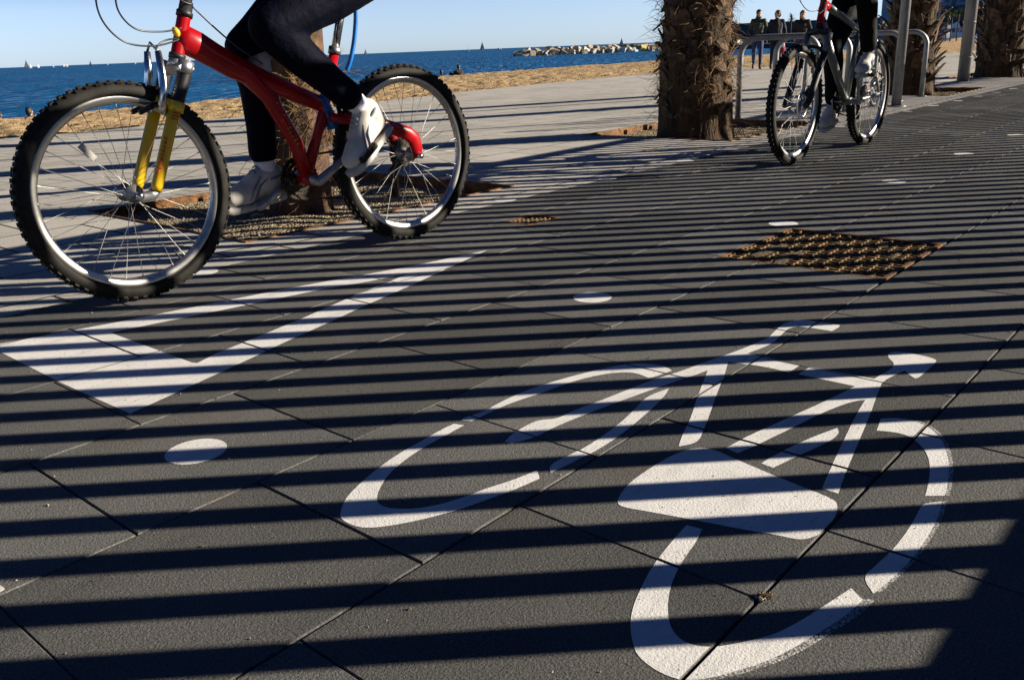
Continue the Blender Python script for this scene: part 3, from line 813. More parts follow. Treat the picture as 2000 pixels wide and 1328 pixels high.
def marking(name, loops, label, cat, group=None, z=0.0005):
    big = bmesh.new()
    tmp = bpy.data.meshes.new('t')
    for outer, hole in loops:
        bm = fill(outer, hole)
        bm.to_mesh(tmp); bm.free(); big.from_mesh(tmp)
    xs = [v.co.x for v in big.verts]; ys = [v.co.y for v in big.verts]
    cut_joints(big, (min(xs), max(xs)), (min(ys), max(ys)))
    cx, cy = (min(xs)+max(xs))/2, (min(ys)+max(ys))/2
    for v in big.verts:
        k = math.floor((v.co.y-0.004)/ROWH); i = math.floor((v.co.x-row_off(k))/LEN)
        h, tx, ty, mx, my = SLAB.get((k, i), (0, 0, 0, 0, 0))
        v.co = (v.co.x-cx, v.co.y-cy, h+(v.co.x-mx)*tx+(v.co.y-my)*ty)
    for f in big.faces:
        if f.normal.z < 0: f.normal_flip()
    big.normal_update()
    for f in big.faces:
        if f.normal.z < 0: f.normal_flip()
    me = bpy.data.meshes.new(name); big.to_mesh(me); big.free()
    o = link(name, me, M['paint']); o.location = (cx, cy, z)
    return tag(o, label, cat, group)

marking('triangle_marking', [(TRI_OUT, TRI_IN)], 'long white painted triangle with a hollow centre under the near bicycle', 'road marking')
bm_ = marking('bicycle_marking', [(smooth_loop(l, 2), None) for l in SYM], 'large white stencilled bicycle symbol painted on the dark lane', 'road marking')
sp_ = marking('overspray', [([(x+.0060, y-.0055) for x, y in smooth_loop(l, 2)], None) for l in (SYM[8], SYM[9], [(x-.002, y+.006) for x, y in SYM[7][15:23]]+[(x+.003, y-.007) for x, y in SYM[7][15:23][::-1]])], None, None)
sp_.data.materials.clear(); sp_.data.materials.append(M['spray'])
sp_.parent = bm_; sp_.location = sp_.location-bm_.location; sp_.location.z = -.0002
marking('corner_marking', [(CORNER, None)], 'white painted corner cut off by the left edge of the photo', 'road marking')
def disc(c, r=0.057, n=40):
    return [(c[0]+r*math.cos(2*math.pi*i/n), c[1]+r*math.sin(2*math.pi*i/n)) for i in range(n)]
MIDL = ['white painted dot below the blunt end of the triangle, nearest the camera',
        'white painted dot between the triangle tip and the stencilled bicycle handlebar',
        'white painted dot just behind the large rusty drain grate',
        'white painted dot on the mid lane line, next beyond the large grate dot',
        'white painted dot on the mid lane line, second beyond the large grate dot',
        'white painted dot on the mid lane line at the right edge of the photo']
for c, l in zip(DOTS_MID, MIDL): marking('dot_marking', [(disc(c), None)], l, 'road marking', 'white dots along the middle of the lane')
EDL = ['white painted dot half hidden behind the front tyre of the red bicycle',
       'white edge dot just right of the red bicycle rear wheel',
       'white edge dot second to the right of the red bicycle rear wheel',
       'white edge dot third to the right of the red bicycle rear wheel',
       'white edge dot left of the grey bicycle front wheel',
       'white edge dot seen through the grey bicycle front wheel',
       'white edge dot under the pedals of the grey bicycle',
       'white edge dot seen through the grey bicycle rear wheel',
       'white edge dot right of the grey bicycle rear wheel, nearest it',
       'white edge dot second to the right of the grey bicycle rear wheel',
       'white edge dot third to the right of the grey bicycle rear wheel',
       'white edge dot fourth to the right of the grey bicycle rear wheel',
       'white edge dot last but one before the right edge of the photo',
       'white edge dot farthest away at the right edge of the photo']
for c, l in zip(DOTS_EDGE, EDL): marking('dot_marking', [(disc(c, 0.055), None)], l, 'road marking', 'white dots along the lane edge')

# ------------------------------------------------------------------ grates
def drain(rect, nx, ny, label, seed):
    x0, y0, x1, y1 = rect
    rng = random.Random(seed)
    t = empty('drain_grate', ((x0+x1)/2, (y0+y1)/2, 0), 0, label, 'drain grate', 'rusty drain grates in the lane')
    w, h = x1-x0, y1-y0
    fr = MB(); f = 0.012
    for (cx, cy, sx, sy) in ((0, -h/2+f/2+.002, w-.004, f), (0, h/2-f/2-.002, w-.004, f), (-w/2+f/2+.002, 0, f, h-2*f-.004), (w/2-f/2-.002, 0, f, h-2*f-.004)):
        fr.box((cx, cy, -0.022), (sx, sy, 0.044))
    fr.build('frame', M['rust'], t)
    br = MB(); iw, ih = w-2*f-.012, h-2*f-.012
    for i in range(nx+1):
        x = -iw/2+iw*i/nx
        br.box((x, 0, -0.021), (0.0085, ih, 0.028))
    for j in range(ny+1):
        y = -ih/2+ih*j/ny
        br.box((0, y, -0.020), (iw, 0.0095, 0.028))
    for i in range(nx):
        for j in range(ny+1):
            y = -ih/2+ih*j/ny
            br.box((-iw/2+iw*(i+.5)/nx, y, -0.005), (iw/nx*0.36, 0.009, 0.0045))
    br.build('bars', M['grate'], t)
    pit = MB()
    for a, b in (((-w/2, -h/2), (w/2, -h/2)), ((w/2, -h/2), (w/2, h/2)), ((w/2, h/2), (-w/2, h/2)), ((-w/2, h/2), (-w/2, -h/2))):
        pit.quad((*a, -0.008), (*b, -0.008), (*b, -0.3), (*a, -0.3))
    pit.quad((-w/2, -h/2, -.16), (w/2, -h/2, -.16), (w/2, h/2, -.16), (-w/2, h/2, -.16))
    pit.build('sump', M['dirt'], t)
    return t
g = drain(GR_BIG, 18, 14, 'large square rusty cast iron drain grate half clogged with dirt', 5)
rng = random.Random(9)
for (cx, cy, rx, ry) in ((-0.10, 0.185, .12, .032), (-0.155, 0.085, .12, .030), (0.20, -0.12, .05, .02), (0.12, 0.02, .04, .012), (0.05, -.2, .06, .012)):
    cl = MB(); n = 0; k = 22
    cl.v.append((cx, cy, 0.0015))
    for i in range(k):
        a = 2*math.pi*i/k; r = 1+rng.uniform(-.3, .3)
        cl.v.append((cx+math.cos(a)*rx*r, cy+math.sin(a)*ry*r, -0.004))
    for i in range(k): cl.face((n, n+1+i, n+1+(i+1) % k), 0, True)
    cl.build('clogged_dirt', M['dirt'], g)
drain(GR_SMALL, 6, 5, 'small square rusty drain grate right of the near bicycle rear wheel', 6)

# ------------------------------------------------------------------ tree pits
PITL = ['square tree pit with rusty steel edging behind the near red bicycle', 'square tree pit with rusty steel edging round the big shaggy palm',
        'square tree pit with rusty steel edging round the palm behind the bike racks', 'square tree pit with rusty steel edging round the palm at the right edge']
for (x0, y0, x1, y1), l in zip(PITS, PITL):
    cx, cy = (x0+x1)/2, (y0+y1)/2; w, h = x1-x0, y1-y0
    t = empty('tree_pit', (cx, cy, 0), 0, l, 'tree pit', 'tree pits along the promenade')
    e = MB(); th = 0.012
    for (px, py, sx, sy) in ((0, -h/2+th/2, w, th), (0, h/2-th/2, w, th), (-w/2+th/2, 0, th, h-2*th), (w/2-th/2, 0, th, h-2*th)):
        e.box((px, py, -0.094), (sx, sy, 0.20))
    for i in range(4):
        xx = -w/2+w*(i+.5)/4
        e.box((xx, h/2-th-.012, -0.07), (.012, .024, .12)); e.box((xx, -h/2+th+.012, -0.07), (.012, .024, .12))
    e.build('steel_edging', M['rust'], t)
    gv = MB(); n = 46; rng = random.Random(int(x0*10))
    for i in range(n+1):
        for j in range(n+1):
            x = -w/2+th+(w-2*th)*i/n; y = -h/2+th+(h-2*th)*j/n
            p = Vector((x+cx, y+cy, 0))
            gv.v.append((x, y, -0.048+0.02*noise.noise(p*3)+0.008*noise.noise(p*14)))
    for i in range(n):
        for j in range(n):
            a = i*(n+1)+j; gv.face((a, a+n+1, a+n+2, a+1), 0, True)
    # loose stones
    for _ in range(1700):
        x = rng.uniform(-w/2+.02, w/2-.02); y = rng.uniform(-h/2+.02, h/2-.02); s = rng.uniform(.0035, .008)
        z = -0.048+0.02*noise.noise(Vector((x+cx, y+cy, 0))*3)
        b = len(gv.v)
        for d in ((1, 0, 0), (0, 1, 0), (-1, 0, 0), (0, -1, 0), (0, 0, 1)):
            gv.v.append((x+d[0]*s*rng.uniform(.7, 1.3), y+d[1]*s*rng.uniform(.7, 1.3), z+d[2]*s*1.2))
        for q in range(4): gv.face((b+q, b+(q+1) % 4, b+4), 0)
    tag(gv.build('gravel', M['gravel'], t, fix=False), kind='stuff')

# ------------------------------------------------------------------ slatted fence on the landward side (its bars throw the stripes)
FY = -1.75
SINP, COSP = math.sin(PHI-SUN_TH), math.cos(PHI-SUN_TH)
TAN = math.tan(SUN_EL)
fz0 = (0.225-FY)/SINP*TAN
fz1 = (3.93-FY)/SINP*TAN
t = empty('slatted_fence', (0, FY, 0), 0, 'long timber slat fence on a low wall along the landward side of the lane', 'fence')
w = MB(); w.box((20, -0.05, (fz0-0.052)/2), (52, 0.10, fz0-0.052)); w.build('base_wall', M['wallm'], t)
w = MB(); w.box((20, 0.0, fz0-0.032), (52, 0.05, 0.036)); w.build('rail', M['fence'], t)
w = MB(); w.box((20, 0.0, fz1-0.035), (52, 0.04, 0.07)); w.build('rail', M['fence'], t)
sl = MB()
k = -18
while True:
    u = 0.932+0.1222*k
    x = (u-FY*COSP)/SINP
    k += 1
    if x < -5.8: continue
    if x > 45.8: break
    sl.box((x, 0, (fz0-0.035+fz1-0.04)/2), (0.065, 0.018, fz1-fz0-0.005))
sl.build('slat_panel', M['fence'], t)
rd = MB(); rng = random.Random(14)  # unseen short strips added under the top rail to make its shadow ragged
for i in range(1500):
    x = rng.uniform(-4, 30); dn = noise.noise(Vector((x*.55, 2.2, 0)))+.25*noise.noise(Vector((x*2.3, 0, 1)))
    if dn < -.05+rng.uniform(0, .25): continue
    L = rng.uniform(.03, .10+.30*max(0, dn))
    rd.box((x, .018, fz1-.07-L/2), (rng.uniform(.008, .03), .012, L))
rd.build('shade_strips', M['fence'], t, fix=False)

# ------------------------------------------------------------------ bike racks and poles
RACKL = ['galvanised hoop bike rack nearest the big shaggy palm', 'galvanised hoop bike rack second from the big shaggy palm',
         'galvanised hoop bike rack behind the grey bicycle saddle', 'galvanised hoop bike rack just left of the tall thin post',
         'galvanised hoop bike rack just right of the tall thin post']
RACKS = [8.03, 8.77, 9.48, 10.28, 11.08]
def rack(i):
    near = Vector((RACKS[i], 3.33, 0)); far = near+Vector((-0.30, 0.60, 0))
    mid = (near+far)/2; d = (far-near); L = d.length; d.normalize()
    t = empty('bike_rack', mid, 0, RACKL[i], 'bike rack', 'hoop bike racks in a row')
    r, rc, H = 0.0275, 0.15, 0.715
    pts = []
    pts.append(-d*L/2+V(0, 0, 0.0)); 
    for a in range(0, 91, 10): pts.append(-d*(L/2-rc+rc*math.cos(R(a)))+V(0, 0, H-rc+rc*math.sin(R(a))))
    for a in range(90, -1, -10): pts.append(d*(L/2-rc+rc*math.cos(R(a)))+V(0, 0, H-rc+rc*math.sin(R(a))))
    pts.append(d*L/2)
    mb = MB(); mb.tube(pts, r, 16); mb.build('hoop', M['galv'], t)
    for s in (-1, 1):
        f = MB(); f.ring(d*s*L/2, (0, 0, 1), [(0.028, 0.001), (0.055, 0.001), (0.055, 0.007), (0.028, 0.009)], 24); f.build('base_flange', M['galv'], t)
for i in range(5): rack(i)
t = empty('sign_post', (9.53, 3.10, 0), 0, 'tall thin galvanised post standing between the bike racks and the lane', 'post')
mb = MB(); mb.tube([(0, 0, 0), (0, 0, 3.2)], 0.047, 20); mb.build('post', M['galv'], t)
mb = MB(); mb.ring((0, 0, 3.2), (0, 0, 1), [(0.0, 0.03), (0.03, 0.02), (0.05, 0.0), (0.0, 0.0)], 20, closed_prof=False); mb.build('cap', M['black'], t)
mb = MB(); mb.ring((0, 0, 0), (0, 0, 1), [(0.047, .001), (0.10, .001), (0.10, .008), (0.047, .012)], 24); mb.build('base_flange', M['galv'], t)
t = empty('lamp_post', (14.43, 3.78, 0), 0, 'thick weathered metal lamp post beside the palm at the right edge', 'lamp post')
mb = MB(); mb.tube([(0, 0, 0), (0, 0, 2.2), (0, 0, 6.5)], [0.082, 0.080, 0.06], 28); mb.build('pole', M['pole'], t)
for z in (0.34, 0.82):
    mb = MB(); mb.ring((0, 0, z), (0, 0, 1), [(0.0825, -.004), (0.0845, -.003), (0.0845, .003), (0.0825, .004)], 28); mb.build('seam', M['pole'], t)
mb = MB(); mb.tube([(0, 0, 6.5), (0.15, 0.3, 6.8), (0.3, 0.9, 6.9)], [0.05, 0.045, 0.04], 12); mb.build('arm', M['pole'], t)
mb = MB(); mb.box((0.33, 1.1, 6.9), (0.22, 0.6, 0.1)); mb.build('lamp_head', M['pole'], t)
mb = MB(); mb.ball((-0.02, -0.0815, 0.80), 0.008, 0.004, 0.008); mb.build('bolt', M['black'], t)
# ------------------------------------------------------------------ bicycles (local axes: x forward, y rider's left, z up)
def wheel(parent, cx, rad, cogs=False, disc_brake=False, seed=1, ang=0.0, rimw=0.013):
    """rim > tyre, spokes, hub, reflector"""
    rng = random.Random(seed)
    c = Vector((cx, 0, rad)); ax = (0, 1, 0)
    rb = rad-0.047
    rm = MB(); rm.ring((0, 0, 0), ax, [(rb+.004, -rimw), (rb-.004, -rimw-.001), (rb-.016, -rimw+.002), (rb-.023, -.004), (rb-.023, .004), (rb-.016, rimw-.002), (rb-.004, rimw+.001), (rb+.004, rimw)], 96)
    w = rm.build('wheel', M['rim'], parent); w.location = c
    ty = MB()
    prof = []
    for i in range(13):
        a = R(-118+236*i/12)
        prof.append((rad-0.027-.004+0.0255*math.cos(a), 0.0265*math.sin(a)))
    ty.ring((0, 0, 0), ax, prof, 110)
    n = 66
    for k in range(n):
        a0 = 2*math.pi*k/n
        for row, (lat, rr, sx, sy, sz, off) in enumerate((( .019, rad-.0115, .013, .0075, .0075, 0), (-.019, rad-.0115, .013, .0075, .0075, 0), (.0065, rad-.0045, .013, .008, .006, .5), (-.0065, rad-.0045, .013, .008, .006, .5))):
            a = a0+2*math.pi/n*off
            r_ = Vector((math.cos(a), 0, math.sin(a))); t_ = Vector((-math.sin(a), 0, math.cos(a)))
            m = Matrix((t_, Vector((0, 1, 0)), r_)).transposed()
            if row < 2: m = m @ Matrix.Rotation(R(-38 if lat > 0 else 38), 3, 'X')
            ty.box(r_*rr+Vector((0, lat, 0)), (sx, sy, sz), m)
    ty.build('tyre', M['tyre'], w)
    sp = MB(); ns = 32
    for k in range(ns):
        side = 1 if k % 2 else -1
        a = 2*math.pi*k/ns+ang
        tw = 0.62*(1 if (k//2) % 2 else -1)
        p = Vector((math.cos(a)*(rb-.022), side*0.002, math.sin(a)*(rb-.022)))
        q = Vector((math.cos(a+tw)*0.024, side*0.030, math.sin(a+tw)*0.024))
        sp.tube([q, p], 0.0009, 5, cap=False)
        sp.tube([p*0.955+q*0.045, p], 0.002, 5, cap=False)
    sp.build('spokes', M['spoke'], w)
    hb = MB()
    hb.ring((0, 0, 0), ax, [(0.0, -.052), (.007, -.052), (.007, -.036), (.028, -.034), (.028, -.029), (.014, -.024), (.012, 0), (.014, .024), (.028, .029), (.028, .034), (.007, .036), (.007, .052), (0, .052)], 28, closed_prof=False)
    hb.build('hub', M['alloy'], w)
    va = R(205)+ang*3
    vv = MB(); vv.tube([(math.cos(va)*(rb-.02), 0, math.sin(va)*(rb-.02)), (math.cos(va)*(rb-.062), 0, math.sin(va)*(rb-.062))], .0032, 8)
    vv.build('valve', M['black'], w)
    if cogs:
        cg = MB()
        for i in range(7):
            r = 0.056-0.0055*i; y = -0.030-0.0045*i
            nt_ = int(r*420)
            base = len(cg.v)
            for s in (y-.0011, y+.0011):
                for q in range(nt_*2):
                    a = math.pi*q/nt_; rr = r+(0.0035 if q % 2 else -0.0015)
                    cg.v.append((math.cos(a)*rr, s, math.sin(a)*rr))
            m = nt_*2
            cg.face(range(base, base+m)); cg.face(range(base+m, base+2*m))
            for q in range(m):
                cg.face((base+q, base+(q+1) % m, base+m+(q+1) % m, base+m+q))
        cg.build('sprockets', M['bsteel'], w)
    if disc_brake:
        ds = MB(); ds.ring((0, 0.043, 0), ax, [(.062, -.001), (.080, -.001), (.080, .001), (.062, .001)], 48)
        for k in range(6):
            a = math.pi*k/3
            ds.box((math.cos(a)*.045, .043, math.sin(a)*.045), (.045, .002, .008), Matrix.Rotation(-a, 3, 'Y'))
        ds.build('brake_disc', M['chrome'], w)
    return w

def crank_set(t, bb, pedal_off, arm_mat, rings=(0.076, 0.060, 0.045), ring_mat='bsteel', ped_ang=(0, 0)):
    bx, bz = bb; ox, oz = pedal_off
    sh = MB(); sh.tube([(bx, -.075, bz), (bx, .075, bz)], .018, 18); sh.build('bottom_bracket', M['alloy'], t)
    for s, nm in ((1, 'near'), (-1, 'far')):
        y = .080*s
        mb = MB()
        p0 = Vector((bx, y, bz)); p1 = Vector((bx+ox*s, y+.006*s, bz+oz*s))
        d = (p1-p0).normalized()
        mb.tube([p0-d*.020, p0-d*.012, p0, p0.lerp(p1, .5), p1, p1+d*.010, p1+d*.015], [.008, .016, .0185, .0145, .0145, .012, .006], 14, flat=0.55, up=(d.z, 0, -d.x) if False else None)
        mb.tube([p0+Vector((0, .006*s, 0)), p0+Vector((0, .014*s, 0))], .009, 12)
        mb.build('crank_arm', arm_mat, t)
        pd = MB(); ax_ = p1
        pd.tube([ax_, ax_+Vector((0, .100*s, 0))], .006, 10)
        rot = Matrix.Rotation(ped_ang[0 if s > 0 else 1], 3, 'Y')
        cc = ax_+Vector((0, .060*s, 0))
        for dx in (-.038, .038): pd.box(cc+rot @ Vector((dx, 0, 0)), (.010, .082, .018), rot)
        for dy in (-.040, 0, .040): pd.box(cc+rot @ Vector((0, dy, 0)), (.068, .010, .016), rot)
        for dx in (-.038, .038):
            for q in range(5): pd.box(cc+rot @ Vector((dx, -.034+.017*q, .011)), (.009, .006, .006), rot)
        pd.build('pedal', M['bsteel'], t)
    cr = MB()
    for i, r in enumerate(rings):
        y = -.046+.007*i-.004
        nt_ = int(r*500); base = len(cr.v)
        for s in (y-.0012, y+.0012):
            for rr0 in (r, r*0.80):
                for q in range(nt_*2):
                    a = math.pi*q/nt_; rr = rr0+((0.003 if q % 2 else -.002) if rr0 == r else 0)
                    cr.v.append((bx+math.cos(a)*rr, s, bz+math.sin(a)*rr))
        m = nt_*2
        for q in range(m):
            q2 = (q+1) % m
            for o0, o1 in ((0, m), (2*m, 3*m), (0, 2*m), (m, 3*m)):
                cr.face((base+o0+q, base+o0+q2, base+o1+q2, base+o1+q))
    for k in range(5):
        a = 2*math.pi*k/5+.4
        cr.box((bx+math.cos(a)*.036, -.048, bz+math.sin(a)*.036), (.058, .006, .014), Matrix.Rotation(-a, 3, 'Y'))
    cr.build('chainrings', M[ring_mat], t)

def chain(t, bb, rear, rb, rr, ten):
    """chain over the top run, round the derailleur and back, one mesh of links"""
    y = -.047
    pts = [Vector((bb[0], y, bb[1]+rb)), Vector((rear[0], y, rear[1]+rr)), Vector((rear[0]-rr, y, rear[1])),
           Vector((rear[0]+.0, y, rear[1]-rr)), Vector((ten[0]+.012, y, ten[1]+.04)), Vector((ten[0]-.012, y, ten[1])), Vector((ten[0]+.01, y, ten[1]-.014)), Vector((bb[0], y, bb[1]-rb)), Vector((bb[0]+rb, y, bb[1]))]
    mb = MB()
    n = len(pts)
    for i in range(n):
        a, b = pts[i], pts[(i+1) % n]; L = (b-a).length; k = max(1, int(L/.0127)); d = (b-a).normalized()
        m = Matrix((d, Vector((0, 1, 0)), d.cross(Vector((0, 1, 0))))).transposed()
        for j in range(k):
            p = a.lerp(b, (j+.5)/k)
            mb.box(p, (.0115, .0065 if j % 2 else .0045, .0075), m)
    mb.build('chain', M['bsteel'], t)

def derailleur(t, ax, az):
    mb = MB(); y = -.055
    mb.tube([(ax, y, az-.01), (ax+.012, y, az-.055)], [.014, .016], 10)
    mb.tube([(ax+.012, y, az-.055), (ax+.04, y, az-.075)], [.016, .013], 10)
    mb.box((ax+.022, y+.006, az-.11), (.022, .006, .115)); mb.box((ax+.022, y-.006, az-.11), (.022, .004, .115))
    for z in (az-.072, az-.150): mb.ring((ax+.022, y, z), (0, 1, 0), [(.004, -.003), (.021, -.003), (.021, .003), (.004, .003)], 16)
    mb.build('derailleur', M['bsteel'], t)

def saddle(t, x, z, mat='black'):
    mb = MB()
    secs = [(.15, .018, .012), (.10, .022, .018), (.03, .032, .022), (-.04, .060, .028), (-.10, .072, .030), (-.125, .060, .024), (-.135, .02, .012)]
    base = len(mb.v); seg = 14
    for sx, hw, hh in secs:
        for k in range(seg):
            a = 2*math.pi*k/seg
            mb.v.append((x+sx, math.cos(a)*hw, z+math.sin(a)*hh+(.012 if sx < -.08 else 0)))
    for i in range(len(secs)-1):
        for k in range(seg):
            l = (k+1) % seg
            mb.face((base+i*seg+k, base+i*seg+l, base+(i+1)*seg+l, base+(i+1)*seg+k), 0, True)
    mb.face([base+k for k in range(seg)]); mb.face([base+(len(secs)-1)*seg+k for k in range(seg)])
    mb.tube([(x+.09, .02, z-.02), (x-.08, .02, z-.03)], .0035, 6); mb.tube([(x+.09, -.02, z-.02), (x-.08, -.02, z-.03)], .0035, 6)
    mb.build('saddle', M[mat], t)

def handlebar(t, x, z, half=.30, sweep=.03):
    mb = MB(); mb.tube([(x-sweep, -half, z+.005), (x, -.06, z), (x, .06, z), (x-sweep, half, z+.005)], .0125, 14)
    h = mb.build('handlebar', M['alloy'], t)
    for s in (-1, 1):
        g = MB(); g.tube([(x-sweep*1.0, s*half, z+.005), (x-sweep*.55, s*(half-.125), z+.003)], .0165, 14); g.build('grip', M['black'], h)
        b = MB(); b.tube([(x-.01, s*(half-.14), z-.004), (x+.035, s*(half-.15), z-.012), (x+.045, s*(half-.10), z-.02), (x+.04, s*(half-.04), z-.03)], .006, 8); b.build('brake_lever', M['black'], h)

def cable(mb, pts, r=.0027):
    P = [Vector(p) for p in pts]; out = []
    for i in range(len(P)-1):
        p0 = P[max(i-1, 0)]; p1 = P[i]; p2 = P[i+1]; p3 = P[min(i+2, len(P)-1)]
        for k in range(8):
            u = k/8
            out.append(0.5*((2*p1)+(p2-p0)*u+(2*p0-5*p1+4*p2-p3)*u*u+(3*p1-p0-3*p2+p3)*u**3))
    out.append(P[-1]); mb.tube(out, r, 7)

# ---- bicycle 1 : red full suspension bike with yellow fork
B1 = empty('bicycle', B1_AT, B1_RZ, 'red mountain bicycle with a yellow suspension fork ridden past in the foreground', 'bicycle')
RW1, FW1 = -0.052, 1.040
wheel(B1, RW1, .335, cogs=True, seed=2, ang=0.07); fw = wheel(B1, FW1, .333, seed=3, ang=0.21)
rf = MB(); a = R(52); rf.box((math.cos(a)*.17, .008, math.sin(a)*.17), (.055, .010, .018), Matrix.Rotation(-a, 3, 'Y')); rf.build('reflector', M['sole'], fw)
fr = MB()
fr.tube([(.779, 0, .842), (.783, 0, .833), (.819, 0, .732), (.822, 0, .724)], [.0215, .0205, .0205, .0215], 20)
fr.tube([(.812, 0, .782), (.790, 0, .772), (.750, 0, .752), (.70, 0, .722), (.645, 0, .690), (.560, 0, .650), (.46, 0, .607), (.385, 0, .575), (.318, 0, .548), (.308, 0, .544)], [.030, .043, .043, .040, .039, .035, .031, .029, .027, .018], 22, flat=.72, up=(0, 0, 1))
fr.tube([(.66, 0, .70), (.60, 0, .670), (.522, 0, .585), (.437, 0, .425), (.405, 0, .305)], [.025, .032, .027, .025, .024], 20)
fr.tube([(.238, 0, .715), (.300, 0, .545), (.405, 0, .300)], [.0175, .0175, .0185], 18)
fr.ring((.405, 0, .295), (0, 1, 0), [(.018, -.036), (.024, -.036), (.024, .036), (.018, .036)], 24)
frame1 = fr.build('frame', M['red'], B1)
# letters along the down tube: short slanted strokes, unreadable in the photo too
dc = MB(); A, Bp = Vector((.512, 0, .570)), Vector((.436, 0, .418)); d = (Bp-A).normalized(); up = Vector((-d.z, 0, d.x)); up = up if up.x < 0 else -up
rng = random.Random(4)
for i in range(11):
    p = A.lerp(Bp, (i+.35)/11)+Vector((0, .0262, 0))+up*.002
    for k in range(2):
        q = p+d*.0045*k; h = rng.uniform(.010, .018)
        dc.tube([q-up*.012+Vector((0, -.003, 0)), q+up*(h-.012)+d*.003+Vector((0, -.002, 0))], .0013, 5)
    if i % 3 == 0: dc.tube([p-up*.001, p-up*.001+d*.006], .0012, 5)
dc.build('lettering', M['yelmark'], frame1)
bd = MB(); bd.ball((.820, .012, .793), .011, .012, .017, Matrix.Rotation(R(20), 3, 'Y')); bd.build('head_badge', M['yelmark'], frame1)
hs = MB(); hs.tube([(.766, 0, .880), (.775, 0, .854), (.776, 0, .852), (.781, 0, .838)], [.020, .021, .025, .025], 20); hs.build('headset', M['black'], B1)
hs = MB(); hs.tube([(.820, 0, .730), (.825, 0, .716)], .025, 20); hs.build('headset', M['black'], B1)
st = MB(); st.tube([(.768, 0, .876), (.750, 0, .925), (.742, 0, .955)], [.016, .017, .018], 16); st.tube([(.745, 0, .945), (.80, 0, .985), (.84, 0, .995)], [.018, .017, .018], 16)
st.build('stem', M['alloy'], B1)
handlebar(B1, .845, .995)
# fork
fk = MB()
for s in (-1, 1):
    fk.tube([(.884, .064*s, .577), (.905, .065*s, .530), (.980, .066*s, .352), (.986, .066*s, .338)], [.0185, .0185, .0178, .016], 18)
arch = []
fk.tube([(.888, -.064, .566), (.900, -.060, .592), (.912, -.030, .602), (.912, .030, .602), (.900, .060, .592), (.888, .064, .566)], .012, 12)
for s in (-1, 1): fk.tube([(.876, .064*s, .592), (.887, .064*s, .565)], .0245, 18)
fork1 = fk.build('fork', M['yellow'], B1)
for s in (-1, 1):
    bo = MB(); n = 13
    pr = []
    a0, a1 = Vector((.838, .063*s, .672)), Vector((.878, .064*s, .588))
    pts, rr = [], []
    for i in range(n*2+1):
        pts.append(a0.lerp(a1, i/(n*2))); rr.append(.0235 if i % 2 else .0175)
    bo.tube(pts, rr, 18); bo.build('bellows', M['black'], fork1)
    dp = MB(); dp.tube([(.982, .066*s, .345), (1.000, .064*s, .325), (1.030, .060*s, .322), (1.046, .058*s, .330)], [.016, .017, .014, .011], 12, flat=.6); dp.build('dropout', M['alloy'], fork1)
cw = MB()
cw.tube([(.822, 0, .722), (.836, 0, .688)], [.022, .026], 18)
cw.box((.836, 0, .690), (.042, .155, .030), Matrix.Rotation(R(22), 3, 'Y'))
for s in (-1, 1): cw.tube([(.826, .063*s, .708), (.842, .063*s, .672)], .024, 18)
cw.build('fork_crown', M['alloy'], fork1)
for s in (-1, 1):
    br = MB()
    br.tube([(.912, .048*s, .560), (.920, .054*s, .585), (.905, .052*s, .64), (.900, .046*s, .675), (.898, .036*s, .740)], [.010, .013, .012, .012, .009], 10, flat=1.3)
    br.build('brake_arm', M['chrome'], fork1)
    pd = MB(); pd.box((.950, .026*s, .578), (.065, .012, .014), Matrix.Rotation(R(20), 3, 'Y')); pd.tube([(.940, .028*s, .582), (.918, .052*s, .587)], .006, 8); pd.build('brake_pad', M['black'], fork1)
nd = MB(); nd.tube([(.898, -.036, .740), (.902, 0, .765), (.898, .036, .740)], .004, 8); nd.build('brake_noodle', M['chrome'], fork1)
lt = MB(); rng = random.Random(8)
A, Bp = Vector((.925, .0860, .49)), Vector((.968, .0862, .385)); d = (Bp-A).normalized(); sd = Vector((d.z, 0, -d.x)); sd = sd if sd.x > 0 else -sd
for i in range(9):
    p = A.lerp(Bp, (i+.3)/9)+sd*.008
    lt.tube([p, p+sd*.011+Vector((0, -.004, 0))], .0016, 5); lt.tube([p+d*.005, p+d*.005+sd*.011*rng.uniform(.5, 1)+Vector((0, -.003, 0))], .0014, 5)
    if i % 2: lt.tube([p+sd*.001, p+d*.006+sd*.001], .0014, 5)
A = Vector((.888, .0845, .570))
for i in range(4):
    p = A+d*.0095*i
    lt.tube([p-sd*.008, p+sd*.012+d*.002], .0018, 5)
lt.build('lettering', M['redmark'], fork1)
# rear triangle
sw = MB()
for s in (-1, 1):
    sw.tube([(.305, .030*s, .500), (.20, .055*s, .482), (.085, .062*s, .455), (-.015, .066*s, .417), (-.043, .066*s, .395), (-.056, .066*s, .355), (-.055, .066*s, .322)], [.016, .020, .023, .027, .029, .025, .016], 16, flat=.55)
sw.tube([(.21, -.055, .484), (.21, .055, .484)], .016, 12)
sw.tube([(.405, 0, .33), (.37, 0, .40), (.305, 0, .50)], .016, 12)
swing = sw.build('swingarm', M['red'], B1)
for s in (-1, 1):
    for q, r in (((-.055, .080*s, .330), .012), ((FW1+.004, .076*s, .331), .014)):
        bl = MB(); bl.ring(q, (0, 1, 0), [(0, -r), (.010, -r), (.010, r), (0, r)], 16, closed_prof=False); bl.build('axle_nut', M['chrome'], B1)
rbk = MB()
for s in (-1, 1):
    rbk.tube([(.205, .034*s, .47), (.215, .04*s, .53), (.22, .03*s, .60)], [.010, .009, .006], 10)
rbk.build('rear_brake', M['black'], B1)
sh = MB(); pts, rr = [], []
a0, a1 = Vector((.318, 0, .575)), Vector((.272, 0, .462))
for i in range(25): pts.append(a0.lerp(a1, i/24)); rr.append(.0265 if i % 2 else .020)
